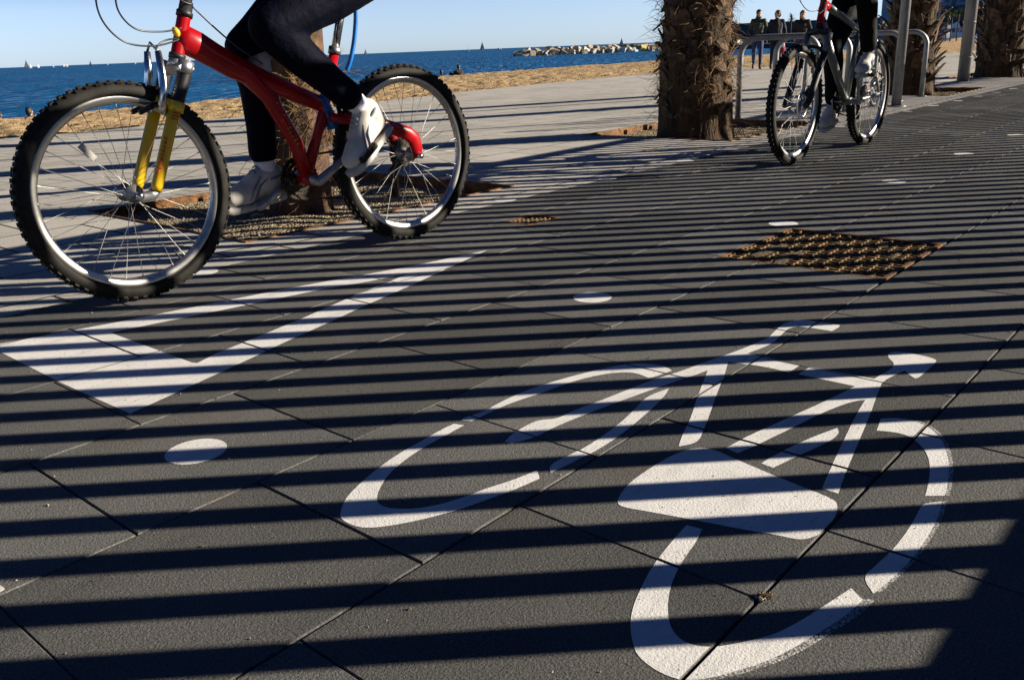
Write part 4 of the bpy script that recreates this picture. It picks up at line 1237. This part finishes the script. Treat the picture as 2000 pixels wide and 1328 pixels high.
sh.tube(pts, rr, 18); sh.build('shock_absorber', M['blue'], B1)
cl = MB(); cl.tube([(.2395, 0, .712), (.232, 0, .735)], .022, 18); cl.build('seat_clamp', M['alloy'], B1)
sp = MB(); sp.tube([(.236, 0, .720), (.165, 0, .935)], .0145, 18); sp.build('seatpost', M['chrome'], B1)
saddle(B1, .15, .965)
crank_set(B1, (.405, .295), (-.145, .085), M['alloy'], ped_ang=(R(38), R(-12)))
chain(B1, (.405, .295), (RW1, .335), .074, .045, (RW1+.022, .185)); derailleur(B1, RW1, .335)
cb = MB()
cable(cb, [(.803, .018, .805), (.87, .02, .795), (.955, .03, .805), (1.005, .05, .862), (1.0, .09, .94), (.93, .14, 1.0), (.86, .18, 1.0)])
cable(cb, [(.813, .016, .772), (.90, .02, .755), (.99, .02, .770), (1.052, .04, .835), (1.06, .07, .92), (1.01, .11, 1.01), (.89, .17, 1.01)])
cable(cb, [(.900, .03, .745), (.880, .02, .762), (.85, .015, .772), (.812, .018, .775)])
cable(cb, [(.84, .12, .99), (.86, .06, .93), (.80, .03, .885), (.76, .02, .872)])
cable(cb, [(.757, .012, .868), (.69, .02, .80), (.63, .03, .745), (.55, .035, .69)])
cb.build('brake_cable', M['cable'], B1)
lk = MB(); cable(lk, [(.160, .03, .93), (.150, .03, .86), (.165, .03, .77), (.188, .03, .70), (.205, .02, .655)], .0085)
lk.build('cable_lock', M['bluelock'], B1)

# ---- bicycle 2 : grey hardtail with red head tube
B2 = empty('bicycle', B2_AT, B2_RZ, 'silver grey mountain bicycle with a red head tube coming along the lane', 'bicycle')
wheel(B2, 0.0, .335, cogs=True, seed=12, ang=.02, disc_brake=True); wheel(B2, 1.128, .337, seed=13, ang=.11, disc_brake=True)
f2 = MB()
f2.tube([(.77, 0, .872), (.60, 0, .832), (.40, 0, .775), (.25, 0, .735)], [.022, .020, .018, .016], 18)
f2.tube([(.845, 0, .785), (.62, 0, .545), (.39, 0, .315)], [.026, .024, .022], 18)
f2.tube([(.238, 0, .765), (.385, 0, .312)], .0175, 18)
for s in (-1, 1):
    f2.tube([(.385, .030*s, .305), (.16, .050*s, .318), (0, .066*s, .335)], [.014, .012, .010], 12)
    f2.tube([(.262, .020*s, .70), (.11, .052*s, .53), (.005, .066*s, .345)], [.010, .009, .009], 12)
f2.ring((.385, 0, .310), (0, 1, 0), [(.018, -.036), (.024, -.036), (.024, .036), (.018, .036)], 24)
frame2 = f2.build('frame', M['silverframe'], B2)
h2 = MB(); h2.tube([(.818, 0, .905), (.822, 0, .895), (.860, 0, .782), (.863, 0, .772)], [.026, .023, .023, .026], 20)
h2.tube([(.835, 0, .872), (.775, 0, .873)], [.022, .0225], 16); h2.tube([(.852, 0, .80), (.80, 0, .737)], [.026, .0268], 16)
h2.build('head_tube', M['red'], frame2)
hs = MB(); hs.tube([(.863, 0, .772), (.868, 0, .756)], .025, 18); hs.build('headset', M['black'], B2)
hs = MB(); hs.tube([(.800, 0, .96), (.811, 0, .928), (.812, 0, .925), (.818, 0, .904)], [.019, .019, .025, .025], 18); hs.build('headset', M['black'], B2)
stm = MB(); stm.tube([(.803, 0, .955), (.86, 0, 1.0), (.89, 0, 1.01)], [.019, .017, .018], 16); stm.build('stem', M['black'], B2)
handlebar(B2, .89, 1.01)
lw = MB()
lw.tube([(.868, 0, .758), (.880, 0, .726)], .023, 16)
lw.tube([(.868, -.066, .728), (.866, 0, .738), (.868, .066, .728)], [.020, .020, .020], 14)
for s in (-1, 1):
    lw.tube([(.928, .066*s, .615), (.99, .066*s, .52), (1.095, .066*s, .365), (1.110, .066*s, .345)], [.021, .021, .020, .016], 16)
    lw.tube([(1.105, .066*s, .352), (1.128, .064*s, .330)], [.018, .016], 12)
lw.tube([(.935, -.066, .607), (.965, -.05, .645), (.97, 0, .655), (.965, .05, .645), (.935, .066, .607)], .010, 12)
fork2 = lw.build('fork', M['black'], B2)
for s in (-1, 1):
    fk2 = MB(); fk2.tube([(.868, .066*s, .722), (.930, .066*s, .60)], [.0175, .0175], 16); fk2.build('stanchion', M['silverframe'], fork2)
cp = MB(); cp.box((1.06, .052, .40), (.035, .03, .055), Matrix.Rotation(R(25), 3, 'Y')); cp.build('brake_caliper', M['black'], fork2)
sc = MB(); sc.tube([(.2375, 0, .767), (.233, 0, .782)], .021, 16); sc.build('seat_clamp', M['chrome'], B2)
s2 = MB(); s2.tube([(.24, 0, .76), (.165, 0, .985)], .0145, 16); s2.build('seatpost', M['alloy'], B2)
saddle(B2, .15, 1.005)
crank_set(B2, (.385, .310), (.055, .160), M['alloy'], ped_ang=(R(-4), R(25)))
chain(B2, (.385, .310), (0, .335), .074, .045, (.022, .185)); derailleur(B2, 0, .335)
cb = MB()
cable(cb, [(.85, .02, .86), (.95, .03, .83), (1.02, .06, .87), (1.0, .11, .96), (.92, .16, 1.01)])
cable(cb, [(.86, -.015, .85), (.97, -.03, .85), (1.05, -.05, .91), (1.01, -.10, 1.0), (.91, -.17, 1.01)])
cable(cb, [(.88, .05, .70), (.93, .05, .80), (.97, .08, .92), (.91, .17, 1.01)])
cable(cb, [(.89, .085, .70), (.98, .09, .56), (1.06, .06, .43)])
cb.build('brake_cable', M['cable'], B2)
# ------------------------------------------------------------------ palms
def palm(loc, r0, r1, h, label, seed, boots=70, fib=900, spiky=.5, core='palmcore', dense_to=1.5, lean=(0, 0), long=1.0, upper=0, short=1.0):
    rng = random.Random(seed)
    t = empty('palm_tree', loc, 0, label, 'palm tree', 'palm trees along the promenade')
    def rad(z): return r0+(r1-r0)*min(1, z/1.4)
    def ctr(z): return Vector((lean[0]*z, lean[1]*z, 0))
    mb = MB(); seg = 56
    zs = [-.1]+[i*.03 for i in range(0, int(dense_to/.03))]+[dense_to+i*.25 for i in range(0, int((h-dense_to)/.25)+1)]
    for z in zs:
        c = ctr(z)
        for k in range(seg):
            a = 2*math.pi*k/seg
            p = Vector((math.cos(a), math.sin(a), 0))
            w = noise.noise(Vector((p.x*3+seed, p.y*3, z*2.2)))*.10+noise.noise(Vector((p.x*11, p.y*11+seed, z*5)))*.06
            w += (.10*math.exp(-z/.10) if z >= 0 else .1)
            mb.v.append((c.x+p.x*rad(z)*(1+w), c.y+p.y*rad(z)*(1+w), z))
    for i in range(len(zs)-1):
        for k in range(seg):
            l = (k+1) % seg
            mb.face((i*seg+k, i*seg+l, (i+1)*seg+l, (i+1)*seg+k), 0, True)
    trunk = mb.build('trunk', M[core], t)
    bt = MB()
    def boot(z, a, L, w, out, tw, droop):
        c = ctr(z); rd = Vector((math.cos(a), math.sin(a), 0)); tg = Vector((-math.sin(a), math.cos(a), 0))
        p = c+rd*rad(z)*.93+Vector((0, 0, z))
        d = (Vector((0, 0, 1))*math.cos(out)+rd*math.sin(out)+tg*tw).normalized()
        n = 5; base = len(bt.v)
        for i in range(n+1):
            q = i/n
            ww = w*(1-.62*q**1.6); th = .022*(1-.6*q)+.004
            nr = d.cross(tg).normalized()
            jag = rng.uniform(-.01, .01) if i == n else 0
            for sx, sy in ((-1, 0), (-.6, .9), (.6, .9), (1, 0), (.5, -.8), (-.5, -.8)):
                bt.v.append(tuple(p+tg*sx*ww/2+nr*sy*th/2+d*(jag*sx)))
            p = p+d*L/n
            d = (d+rd*droop/n-Vector((0, 0, droop/n))).normalized()
        for i in range(n):
            for k in range(6):
                l = (k+1) % 6
                bt.face((base+i*6+k, base+i*6+l, base+(i+1)*6+l, base+(i+1)*6+k))
        bt.face([base+k for k in range(6)]); bt.face([base+n*6+k for k in range(6)])
    for i in range(boots):
        z = .18+(dense_to-.1)*(i+rng.random())/boots; a = i*2.399+rng.uniform(-.3, .3)
        hang = rng.random() < (.35*(1-spiky))
        boot(z, a, (rng.uniform(.10, .22)+.08*spiky)*short, rng.uniform(.08, .15)+.03*spiky, (R(rng.uniform(120, 172)) if hang else R(rng.uniform(6, 22+32*spiky))), rng.uniform(-.25, .25), rng.uniform(-.2, .5))
    for i in range(int((h-dense_to)*16)):
        z = dense_to+(h-dense_to)*(i+rng.random())/((h-dense_to)*16)
        if z < upper: continue
        boot(z, i*2.399, rng.uniform(.18, .32), rng.uniform(.08, .14), R(rng.uniform(15, 35)), rng.uniform(-.2, .2), .2)
    bt.build('leaf_bases', M['palmboot'], t)
    fb = MB()
    for i in range(fib):
        z = rng.uniform(.03, dense_to)**1.0; a = rng.uniform(0, 2*math.pi)
        if z < .35 and rng.random() < .6: continue
        c = ctr(z); rd = Vector((math.cos(a), math.sin(a), 0)); tg = Vector((-math.sin(a), math.cos(a), 0))
        p = c+rd*rad(z)*.98+Vector((0, 0, z))
        d = (rd*rng.uniform(.15, .9)+tg*rng.gauss(0, .7)+Vector((0, 0, rng.gauss(-.1, .7)))).normalized()
        L = rng.uniform(.05, .20)*(long if rng.random() < .5 else 1); pts = [p]
        cv = Vector((rng.gauss(0, .8), rng.gauss(0, .8), rng.gauss(-.35, .8)))
        for k in range(4):
            p = p+d*L/4; d = (d+cv*.35).normalized(); pts.append(p)
        r = rng.uniform(.0007, .0021)
        fb.tube(pts, [r, r, r*.9, r*.7, r*.3], 3, cap=False, smooth=False)
    fb.build('fibre', M['fibre'], t, fix=False)
    cr = MB(); top = ctr(h)+Vector((0, 0, h))
    for i in range(26):
        a = i*2.399; el = R(rng.uniform(-25, 70)); L = rng.uniform(1.3, 1.9)
        d = Vector((math.cos(a)*math.cos(el), math.sin(a)*math.cos(el), math.sin(el))); p = top.copy(); pts = [p.copy()]
        for k in range(8):
            p = p+d*L/8; d = (d-Vector((0, 0, .13))).normalized(); pts.append(p.copy())
        cr.tube(pts, [.022-.002*k for k in range(9)], 5)
        for k in range(2, 9):
            dd = (pts[k]-pts[k-1]).normalized(); s_ = dd.cross(Vector((0, 0, 1))).normalized()
            for q in range(3):
                o = pts[k-1].lerp(pts[k], q/3)
                for sg in (-1, 1):
                    tip = o+(s_*sg*.85+dd*.5-Vector((0, 0, .25))).normalized()*rng.uniform(.28, .5)
                    cr.poly([o-dd*.012, tip, o+dd*.018])
    cr.build('crown', M['frond'], t, fix=False)
    return t
palm((2.70, 3.83, -.06), .160, .135, 5.2, 'pale palm trunk with dangling roots behind the red bicycle', 21, boots=16, fib=900, spiky=0, core='palmpale', dense_to=.72, lean=(.045, -.05), long=1.5, upper=1.6)
palm((6.53, 3.70, -.06), .285, .25, 5.6, 'shaggy brown palm trunk, the big one left of the bike racks', 22, boots=230, fib=2300, spiky=.2, long=1.35, short=.62)
palm((11.98, 3.78, -.06), .30, .235, 5.5, 'palm trunk with spiky upturned leaf bases behind the bike racks', 23, boots=120, fib=1400, spiky=1.0)
palm((16.1, 3.70, -.06), .33, .30, 5.5, 'palm trunk with blunt cut leaf bases at the right edge', 24, boots=130, fib=1200, spiky=.7)

# ------------------------------------------------------------------ breakwater
def block_mesh(seed, mat):
    rng = random.Random(seed)
    bm = bmesh.new(); bmesh.ops.create_cube(bm, size=1.0)
    for v in bm.verts: v.co = Vector((v.co.x*rng.uniform(1.7, 2.4), v.co.y*rng.uniform(1.7, 2.4), v.co.z*rng.uniform(1.6, 2.3)))*rng.uniform(.72, .90)
    bmesh.ops.bevel(bm, geom=bm.edges[:], offset=.09, segments=2, affect='EDGES')
    bmesh.ops.subdivide_edges(bm, edges=bm.edges[:], cuts=2, use_grid_fill=True)
    for v in bm.verts: v.co += v.normal*noise.noise(v.co*1.1+Vector((seed, 0, 0)))*.12
    me = bpy.data.meshes.new('block'); bm.to_mesh(me); bm.free(); me.materials.append(mat)
    return me
BL = ['pale concrete block heaped in the breakwater', 'weathered tan concrete block heaped in the breakwater', 'mossy green concrete block heaped in the breakwater',
      'white and blue painted concrete block heaped in the breakwater', 'rust brown concrete block heaped in the breakwater', 'yellowish concrete block heaped in the breakwater']
BG = ['pale breakwater blocks', 'tan breakwater blocks', 'mossy breakwater blocks', 'painted breakwater blocks', 'rust brown breakwater blocks', 'yellowish breakwater blocks']
meshes = [[block_mesh(10*i+j, M['blk'][i]) for j in range(3)] for i in range(6)]
rng = random.Random(77)
a, b = Vector((179.7, 152.7, -1.4)), Vector((228, 112.0, -1.4)); dd = (b-a).normalized(); nn = Vector((-dd.y, dd.x, 0))
L = (b-a).length; x = 0.0; i = 0
while x < L:
    for row in range(3):
        if x < 7 and row == 2: continue
        kind = rng.choices(range(6), (10, 7, 1.4, 1.3, .5, .7))[0]
        if x < 14: kind = rng.choice((1, 1, 0, 1))
        o = bpy.data.objects.new('breakwater_block', rng.choice(meshes[kind])); COL.objects.link(o)
        o.location = a+dd*(x+rng.uniform(-.5, .5))+nn*(row*1.7+rng.uniform(-.4, .4)-.6)+Vector((0, 0, (.15, .65, .9)[row]*(.75+.25*min(1, x/9))+rng.uniform(-.25, .3)))
        o.rotation_euler = (rng.uniform(-.5, .5), rng.uniform(-.5, .5), rng.uniform(0, 6.28))
        tag(o, BL[kind], 'breakwater block', BG[kind])
    x += rng.uniform(1.15, 1.5)

# ------------------------------------------------------------------ boats
BOATS = [((.364, .9314), 14, 'darksail', 1, 'dark sailed yacht far out, leftmost on the horizon'),
         ((.3671, .9302), 7, 'sail', 1, 'white sailed yacht just right of the leftmost dark sail'),
         ((.3732, .9277), 7, 'sail', 1, 'white sailed yacht with slanting sail, third from the left'),
         ((.3852, .9228), 4, 'sail', 1, 'tiny white sail on the horizon, fourth from the left'),
         ((.3939, .9191), 6, 'sail', 1, 'left one of two close white sails on the horizon'),
         ((.3964, .9181), 6, 'sail', 1, 'right one of two close white sails on the horizon'),
         ((.4157, .9095), 9, 'darksail', 1, 'lone dark sailed yacht above the near front tyre'),
         ((.4296, .903), 3.5, 'sail', 1, 'tiny white sail right of the lone dark yacht'),
         ((.4526, .8917), 4, 'sail', 1, 'tiny white sail just left of the red bicycle brake arm'),
         ((.4603, .8878), 6.5, 'darksail', 1, 'small dark sail nearest the red bicycle fork'),
         ((.645, .7642), 11, 'darksail', 1, 'grey sailed yacht between the rider and the breakwater'),
         ((.7244, .6894), 11, 'sail', 0, 'bare masted yacht left of the tan sailed one'),
         ((.7354, .6777), 16, 'brownsail', 1, 'tall tan sailed yacht left of the breakwater'),
         ((.7472, .6646), 4, 'hull', 2, 'white motor boat right of the tan sailed yacht'),
         ((.8282, .5604), 13, 'darksail', 1, 'grey blue sailed yacht beyond the breakwater')]
rng = random.Random(5)
for (dx, dy), px, sm, kind, lab in BOATS:
    D = 1500; H = px*D/1716.0
    t = empty('motor_boat' if kind == 2 else 'sailboat', (dx*D, dy*D, -1.4), math.atan2(dy, dx)+R(90)+rng.uniform(-.5, .5), lab, 'boat', 'boats on the horizon')
    Lh = 9.0 if kind == 2 else H*.62
    mb = MB(); secs = [(-.5, .10, .09), (-.3, .14, .095), (0, .16, .10), (.3, .10, .11), (.5, .01, .13)]
    base = len(mb.v)
    for sx, hw, hh in secs:
        for q in ((-hw, hh), (hw, hh), (hw*.6, -.02), (-hw*.6, -.02)): mb.v.append((sx*Lh, q[0]*Lh, q[1]*Lh))
    for i in range(4):
        for k in range(4):
            l = (k+1) % 4; mb.face((base+i*4+k, base+i*4+l, base+i*4+4+l, base+i*4+4+k))
    mb.face([base+k for k in range(4)]); mb.build('hull', M['hull'] if sm != 'darksail' else M['darksail'], t)
    if kind == 2:
        mb = MB(); mb.box((0, 0, 1.5), (4.0, 1.9, 1.3)); mb.box((-.3, 0, 2.5), (2.2, 1.5, .8)); mb.build('cabin', M['hull'], t)
        continue
    mb = MB(); mb.tube([(0, 0, .05*Lh), (0, 0, H)], max(.10, H*.008), 6); mb.tube([(0, 0, H*.13), (-Lh*.42, 0, H*.12)], .08, 6); mb.build('mast', M['alloy'], t)
    if kind == 1:
        for nm, P in (('mainsail', [(-.12, 0, H*.96), (-.12, 0, H*.15), (-Lh*.42, .3, H*.14)]), ('jib', [(.15, 0, H*.86), (Lh*.45, 0, H*.09), (.25, .35, H*.11)])):
            mb = MB(); n = 6; A, B_, C_ = [Vector(p) for p in P]
            for side in (0, .06):
                base = len(mb.v)
                for i in range(n+1):
                    for j in range(n+1):
                        u, w = i/n, j/n
                        p = A.lerp(B_, u).lerp(A.lerp(C_, u), w); p.y += math.sin(w*math.pi)*u*.5+side
                        mb.v.append(tuple(p))
                for i in range(n):
                    for j in range(n):
                        q = base+i*(n+1)+j; mb.face((q, q+1, q+n+2, q+n+1), 0, True)
            mb.build(nm, M[sm], t, fix=False)

# ------------------------------------------------------------------ far shore
def bear(px, D, z=0.0):
    """ground point at distance D on the compass bearing listed for the far shore"""
    tab = [(1300, .8535, .5211), (1430, .8867, .4624), (1500, .9027, .4304), (1560, .9152, .4029), (1600, .923, .3847), (1728, .945, .3271), (1760, .9498, .3129), (1800, .9554, .2953), (1840, .9606, .2779), (1885, .966, .2586), (1905, .9682, .25), (1990, .9767, .2145), (2080, .984, .178)]
    for (p, a, b), (q, c, d) in zip(tab, tab[1:]):
        if px <= q:
            u = (px-p)/(q-p); return Vector(((a+(c-a)*u)*D, (b+(d-b)*u)*D, z))
def building(name, p0, p1, D, z0, z1, depth, mat, label, roof=None, win=None):
    A, B_ = bear(p0, D), bear(p1, D); c = (A+B_)/2; w = (B_-A).length; out = c.normalized()
    rz = math.atan2((B_-A).y, (B_-A).x)
    t = empty(name, (c.x+out.x*depth/2, c.y+out.y*depth/2, z0), rz, label, 'building')
    mb = MB(); mb.box((0, 0, (z1-z0)/2), (w, depth, z1-z0)); mb.build('wall', mat, t)
    if roof == 'flat':
        mb = MB(); mb.box((0, 0, z1-z0+.25), (w+.8, depth+.8, .5)); mb.build('roof', M['slate'], t)
    if roof == 'shed':
        hw, hd = w/2+.3, depth/2+.3; h = z1-z0
        mb = MB(); k = w*.75
        v = [(-hw, -hd, h), (hw, -hd, h), (hw, hd, h), (-hw, hd, h), (hw, -hd, h+k), (hw, hd, h+k)]
        mb.v += v
        for f in ((0, 1, 4), (3, 5, 2), (0, 4, 5, 3), (1, 2, 5, 4), (0, 3, 2, 1)): mb.face(f)
        mb.build('roof', M['whitewall'], t)
    if win:
        n, ww, hh, zz = win
        for i in range(n):
            mb = MB(); mb.box((-w/2+w*(i+.5)/n, -depth/2-.03*0-.04, zz), (ww, .08, hh)); mb.build('window', M['window'], t)
    return t
building('quay', 1425, 1770, 205, -1.6, -.45, 8, M['darkwall'], 'low dark quay across the water behind the walkers')
building('harbour_shed', 1400, 1735, 420, -1.6, 6.6, 30, M['darkwall'], 'long dark teal harbour shed behind the walkers', roof='flat', win=(14, 2.2, 1.6, 2.4))
building('glass_building', 1722, 1838, 330, -1.6, 30, 30, M['glass1'], 'pale teal glass building behind the cyclist on the grey bicycle')
building('apartment_block', 1838, 1903, 620, 9, 60, 30, M['bluewall'], 'blue grey apartment block far behind the white cottages', roof='flat')
building('apartment_block', 1908, 2040, 600, 0, 60, 30, M['bluewall'], 'blue grey apartment block right of the lamp post', roof='flat')
building('tower_block', 1857, 1866, 560, 0, 70, 14, M['slate'], 'narrow dark slate blue tower between the apartment blocks')
building('dark_hall', 1835, 1990, 540, -1.6, 12.5, 20, M['darkwall'], 'dark hall roofline behind the white cottages', roof='flat')
building('sail_roof_pavilion', 1863, 1887, 300, -1.6, 2.2, 10, M['whitewall'], 'white pavilion with a tall slanting roof on the far shore', roof='shed', win=(3, .7, 1.2, 2.4))
building('white_cottage', 1840, 1850, 310, -1.6, 2.0, 8, M['whitewall'], 'small white cottage on the far shore, left one', roof='flat', win=(2, .6, 1.0, 2.2))
building('white_cottage', 1851.5, 1861.5, 312, -1.6, 2.4, 8, M['whitewall'], 'small white cottage on the far shore beside the slanting roof', roof='flat', win=(2, .6, 1.0, 2.4))
def far_palm(px, D, z0, h, label, seed):
    rng = random.Random(seed); p = bear(px, D, z0)
    t = empty('palm_tree', p, 0, label, 'palm tree', 'slender palms on the far beach')
    mb = MB(); mb.tube([(0, 0, 0), (.03, 0, h*.5), (0, 0, h)], [h*.026, h*.022, h*.02], 8); mb.build('trunk', M['palmpale'], t)
    cr = MB()
    for i in range(34):
        a = i*2.399; el = R(rng.uniform(-50, 75)); L = h*rng.uniform(.20, .30)
        d = Vector((math.cos(a)*math.cos(el), math.sin(a)*math.cos(el), math.sin(el))); q = Vector((0, 0, h)); pts = [q.copy()]
        for k in range(4): q = q+d*L/4; d = (d-Vector((0, 0, .25))).normalized(); pts.append(q.copy())
        for k in range(4):
            s_ = (pts[k+1]-pts[k]).cross(Vector((0, 0, 1))).normalized()*L*.13*(1-k/5)
            cr.poly([pts[k]-s_, pts[k]+s_, pts[k+1]+s_*.6, pts[k+1]-s_*.6])
    cr.build('crown', M['frond'], t, fix=False)
far_palm(1853, 120, -.55, 3.1, 'slender far palm, left one of three left of the lamp post', 1)
far_palm(1862, 118, -.55, 3.0, 'slender far palm, middle one of three left of the lamp post', 2)
far_palm(1874.5, 116, -.55, 3.1, 'slender far palm, right one of three left of the lamp post', 3)
far_palm(1547, 380, -1.4, 9.0, 'lone far palm above the harbour shed roofline', 4)

# ------------------------------------------------------------------ light, sky, camera
sunv = Vector((math.cos(PHI-SUN_TH)*math.cos(SUN_EL), -math.sin(PHI-SUN_TH)*math.cos(SUN_EL), math.sin(SUN_EL)))
ld = bpy.data.lights.new('sun', 'SUN'); ld.energy = 5.0; ld.angle = R(0.2); ld.color = (1.0, 0.90, 0.75)
lo = bpy.data.objects.new('sun', ld); COL.objects.link(lo)
lo.rotation_euler = (-sunv).to_track_quat('-Z', 'Y').to_euler(); lo.location = (20, -20, 15)
wd = bpy.data.worlds.new('World'); scene.world = wd; wd.use_nodes = True
nt = wd.node_tree; bgn = nt.nodes['Background']
sky = nt.nodes.new('ShaderNodeTexSky'); sky.sky_type = 'NISHITA'; sky.sun_disc = False
sky.sun_elevation = SUN_EL; sky.sun_rotation = math.atan2(sunv.x, sunv.y)
sky.altitude = 0; sky.air_density = 1.0; sky.dust_density = 0.2; sky.ozone_density = 2.0
tcw = nt.nodes.new('ShaderNodeTexCoord'); sx = nt.nodes.new('ShaderNodeSeparateXYZ'); nt.links.new(tcw.outputs['Generated'], sx.inputs[0])
tint = ramp(nt, sx.outputs['Z'], [(0.0, (0.35, 0.485, 0.92)), (0.05, (0.37, 0.435, 0.72)), (0.14, (0.033, 0.072, 0.15)), (1.0, (0.014, 0.045, 0.12))])
mul = mix(nt, 1.0, sky.outputs[0], tint, 'MULTIPLY')
nt.links.new(mul, bgn.inputs[0]); bgn.inputs[1].default_value = 0.14

PITCH, ROLL, F, CAMH = 0.3204384, 0.0389842, 1715.98, 0.71
def lane_vec(X, Y, Z):   # camera-levelled axes to lane axes
    return Vector((X*math.cos(PHI)+Y*math.sin(PHI), -X*math.sin(PHI)+Y*math.cos(PHI), Z))
right, fwd = lane_vec(1, 0, 0), lane_vec(0, math.cos(PITCH), -math.sin(PITCH))
down = lane_vec(0, -math.sin(PITCH), -math.cos(PITCH))
cx = right*math.cos(ROLL)+down*math.sin(ROLL)
cy = right*math.sin(ROLL)-down*math.cos(ROLL)
cd = bpy.data.cameras.new('camera'); cam = bpy.data.objects.new('camera', cd); COL.objects.link(cam)
mw = Matrix((cx, cy, -fwd)).transposed().to_4x4(); mw.translation = (0, 0, CAMH); cam.matrix_world = mw
cd.sensor_width = 36.0; cd.sensor_fit = 'HORIZONTAL'; cd.lens = 36.0*F/2000.0
cd.clip_start = 0.05; cd.clip_end = 30000
scene.camera = cam
gr = MB(); rng = random.Random(41)
for _ in range(2600):
    x, y = rng.uniform(.2, 7), rng.uniform(.1, 2.8); s = rng.uniform(.0006, .0016)*(1 if rng.random() < .93 else 1.9)
    b = len(gr.v)
    for d in ((1, 0, 0), (0, 1, 0), (-1, 0, 0), (0, -1, 0), (0, 0, 1)):
        gr.v.append((x+d[0]*s*rng.uniform(.7, 1.4), y+d[1]*s*rng.uniform(.7, 1.4), d[2]*s*1.3+.0004))
    for q in range(4): gr.face((b+q, b+(q+1) % 4, b+4))
for _ in range(160):
    x, y = rng.gauss(.967, .006), rng.gauss(.424, .004); s = rng.uniform(.0008, .0020)
    b = len(gr.v); h = .004*math.exp(-((x-.967)**2+(y-.424)**2)/.0001)
    for d in ((1, 0, 0), (0, 1, 0), (-1, 0, 0), (0, -1, 0), (0, 0, 1)):
        gr.v.append((x+d[0]*s*rng.uniform(.7, 1.4), y+d[1]*s*rng.uniform(.7, 1.4), h*rng.random()+d[2]*s*1.3+.0004))
    for q in range(4): gr.face((b+q, b+(q+1) % 4, b+4))
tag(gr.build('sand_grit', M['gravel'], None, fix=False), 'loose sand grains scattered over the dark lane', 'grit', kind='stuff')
vs = scene.view_settings; vs.view_transform = 'Standard'; vs.look = 'None'; vs.exposure = 1.08; vs.gamma = 1.0
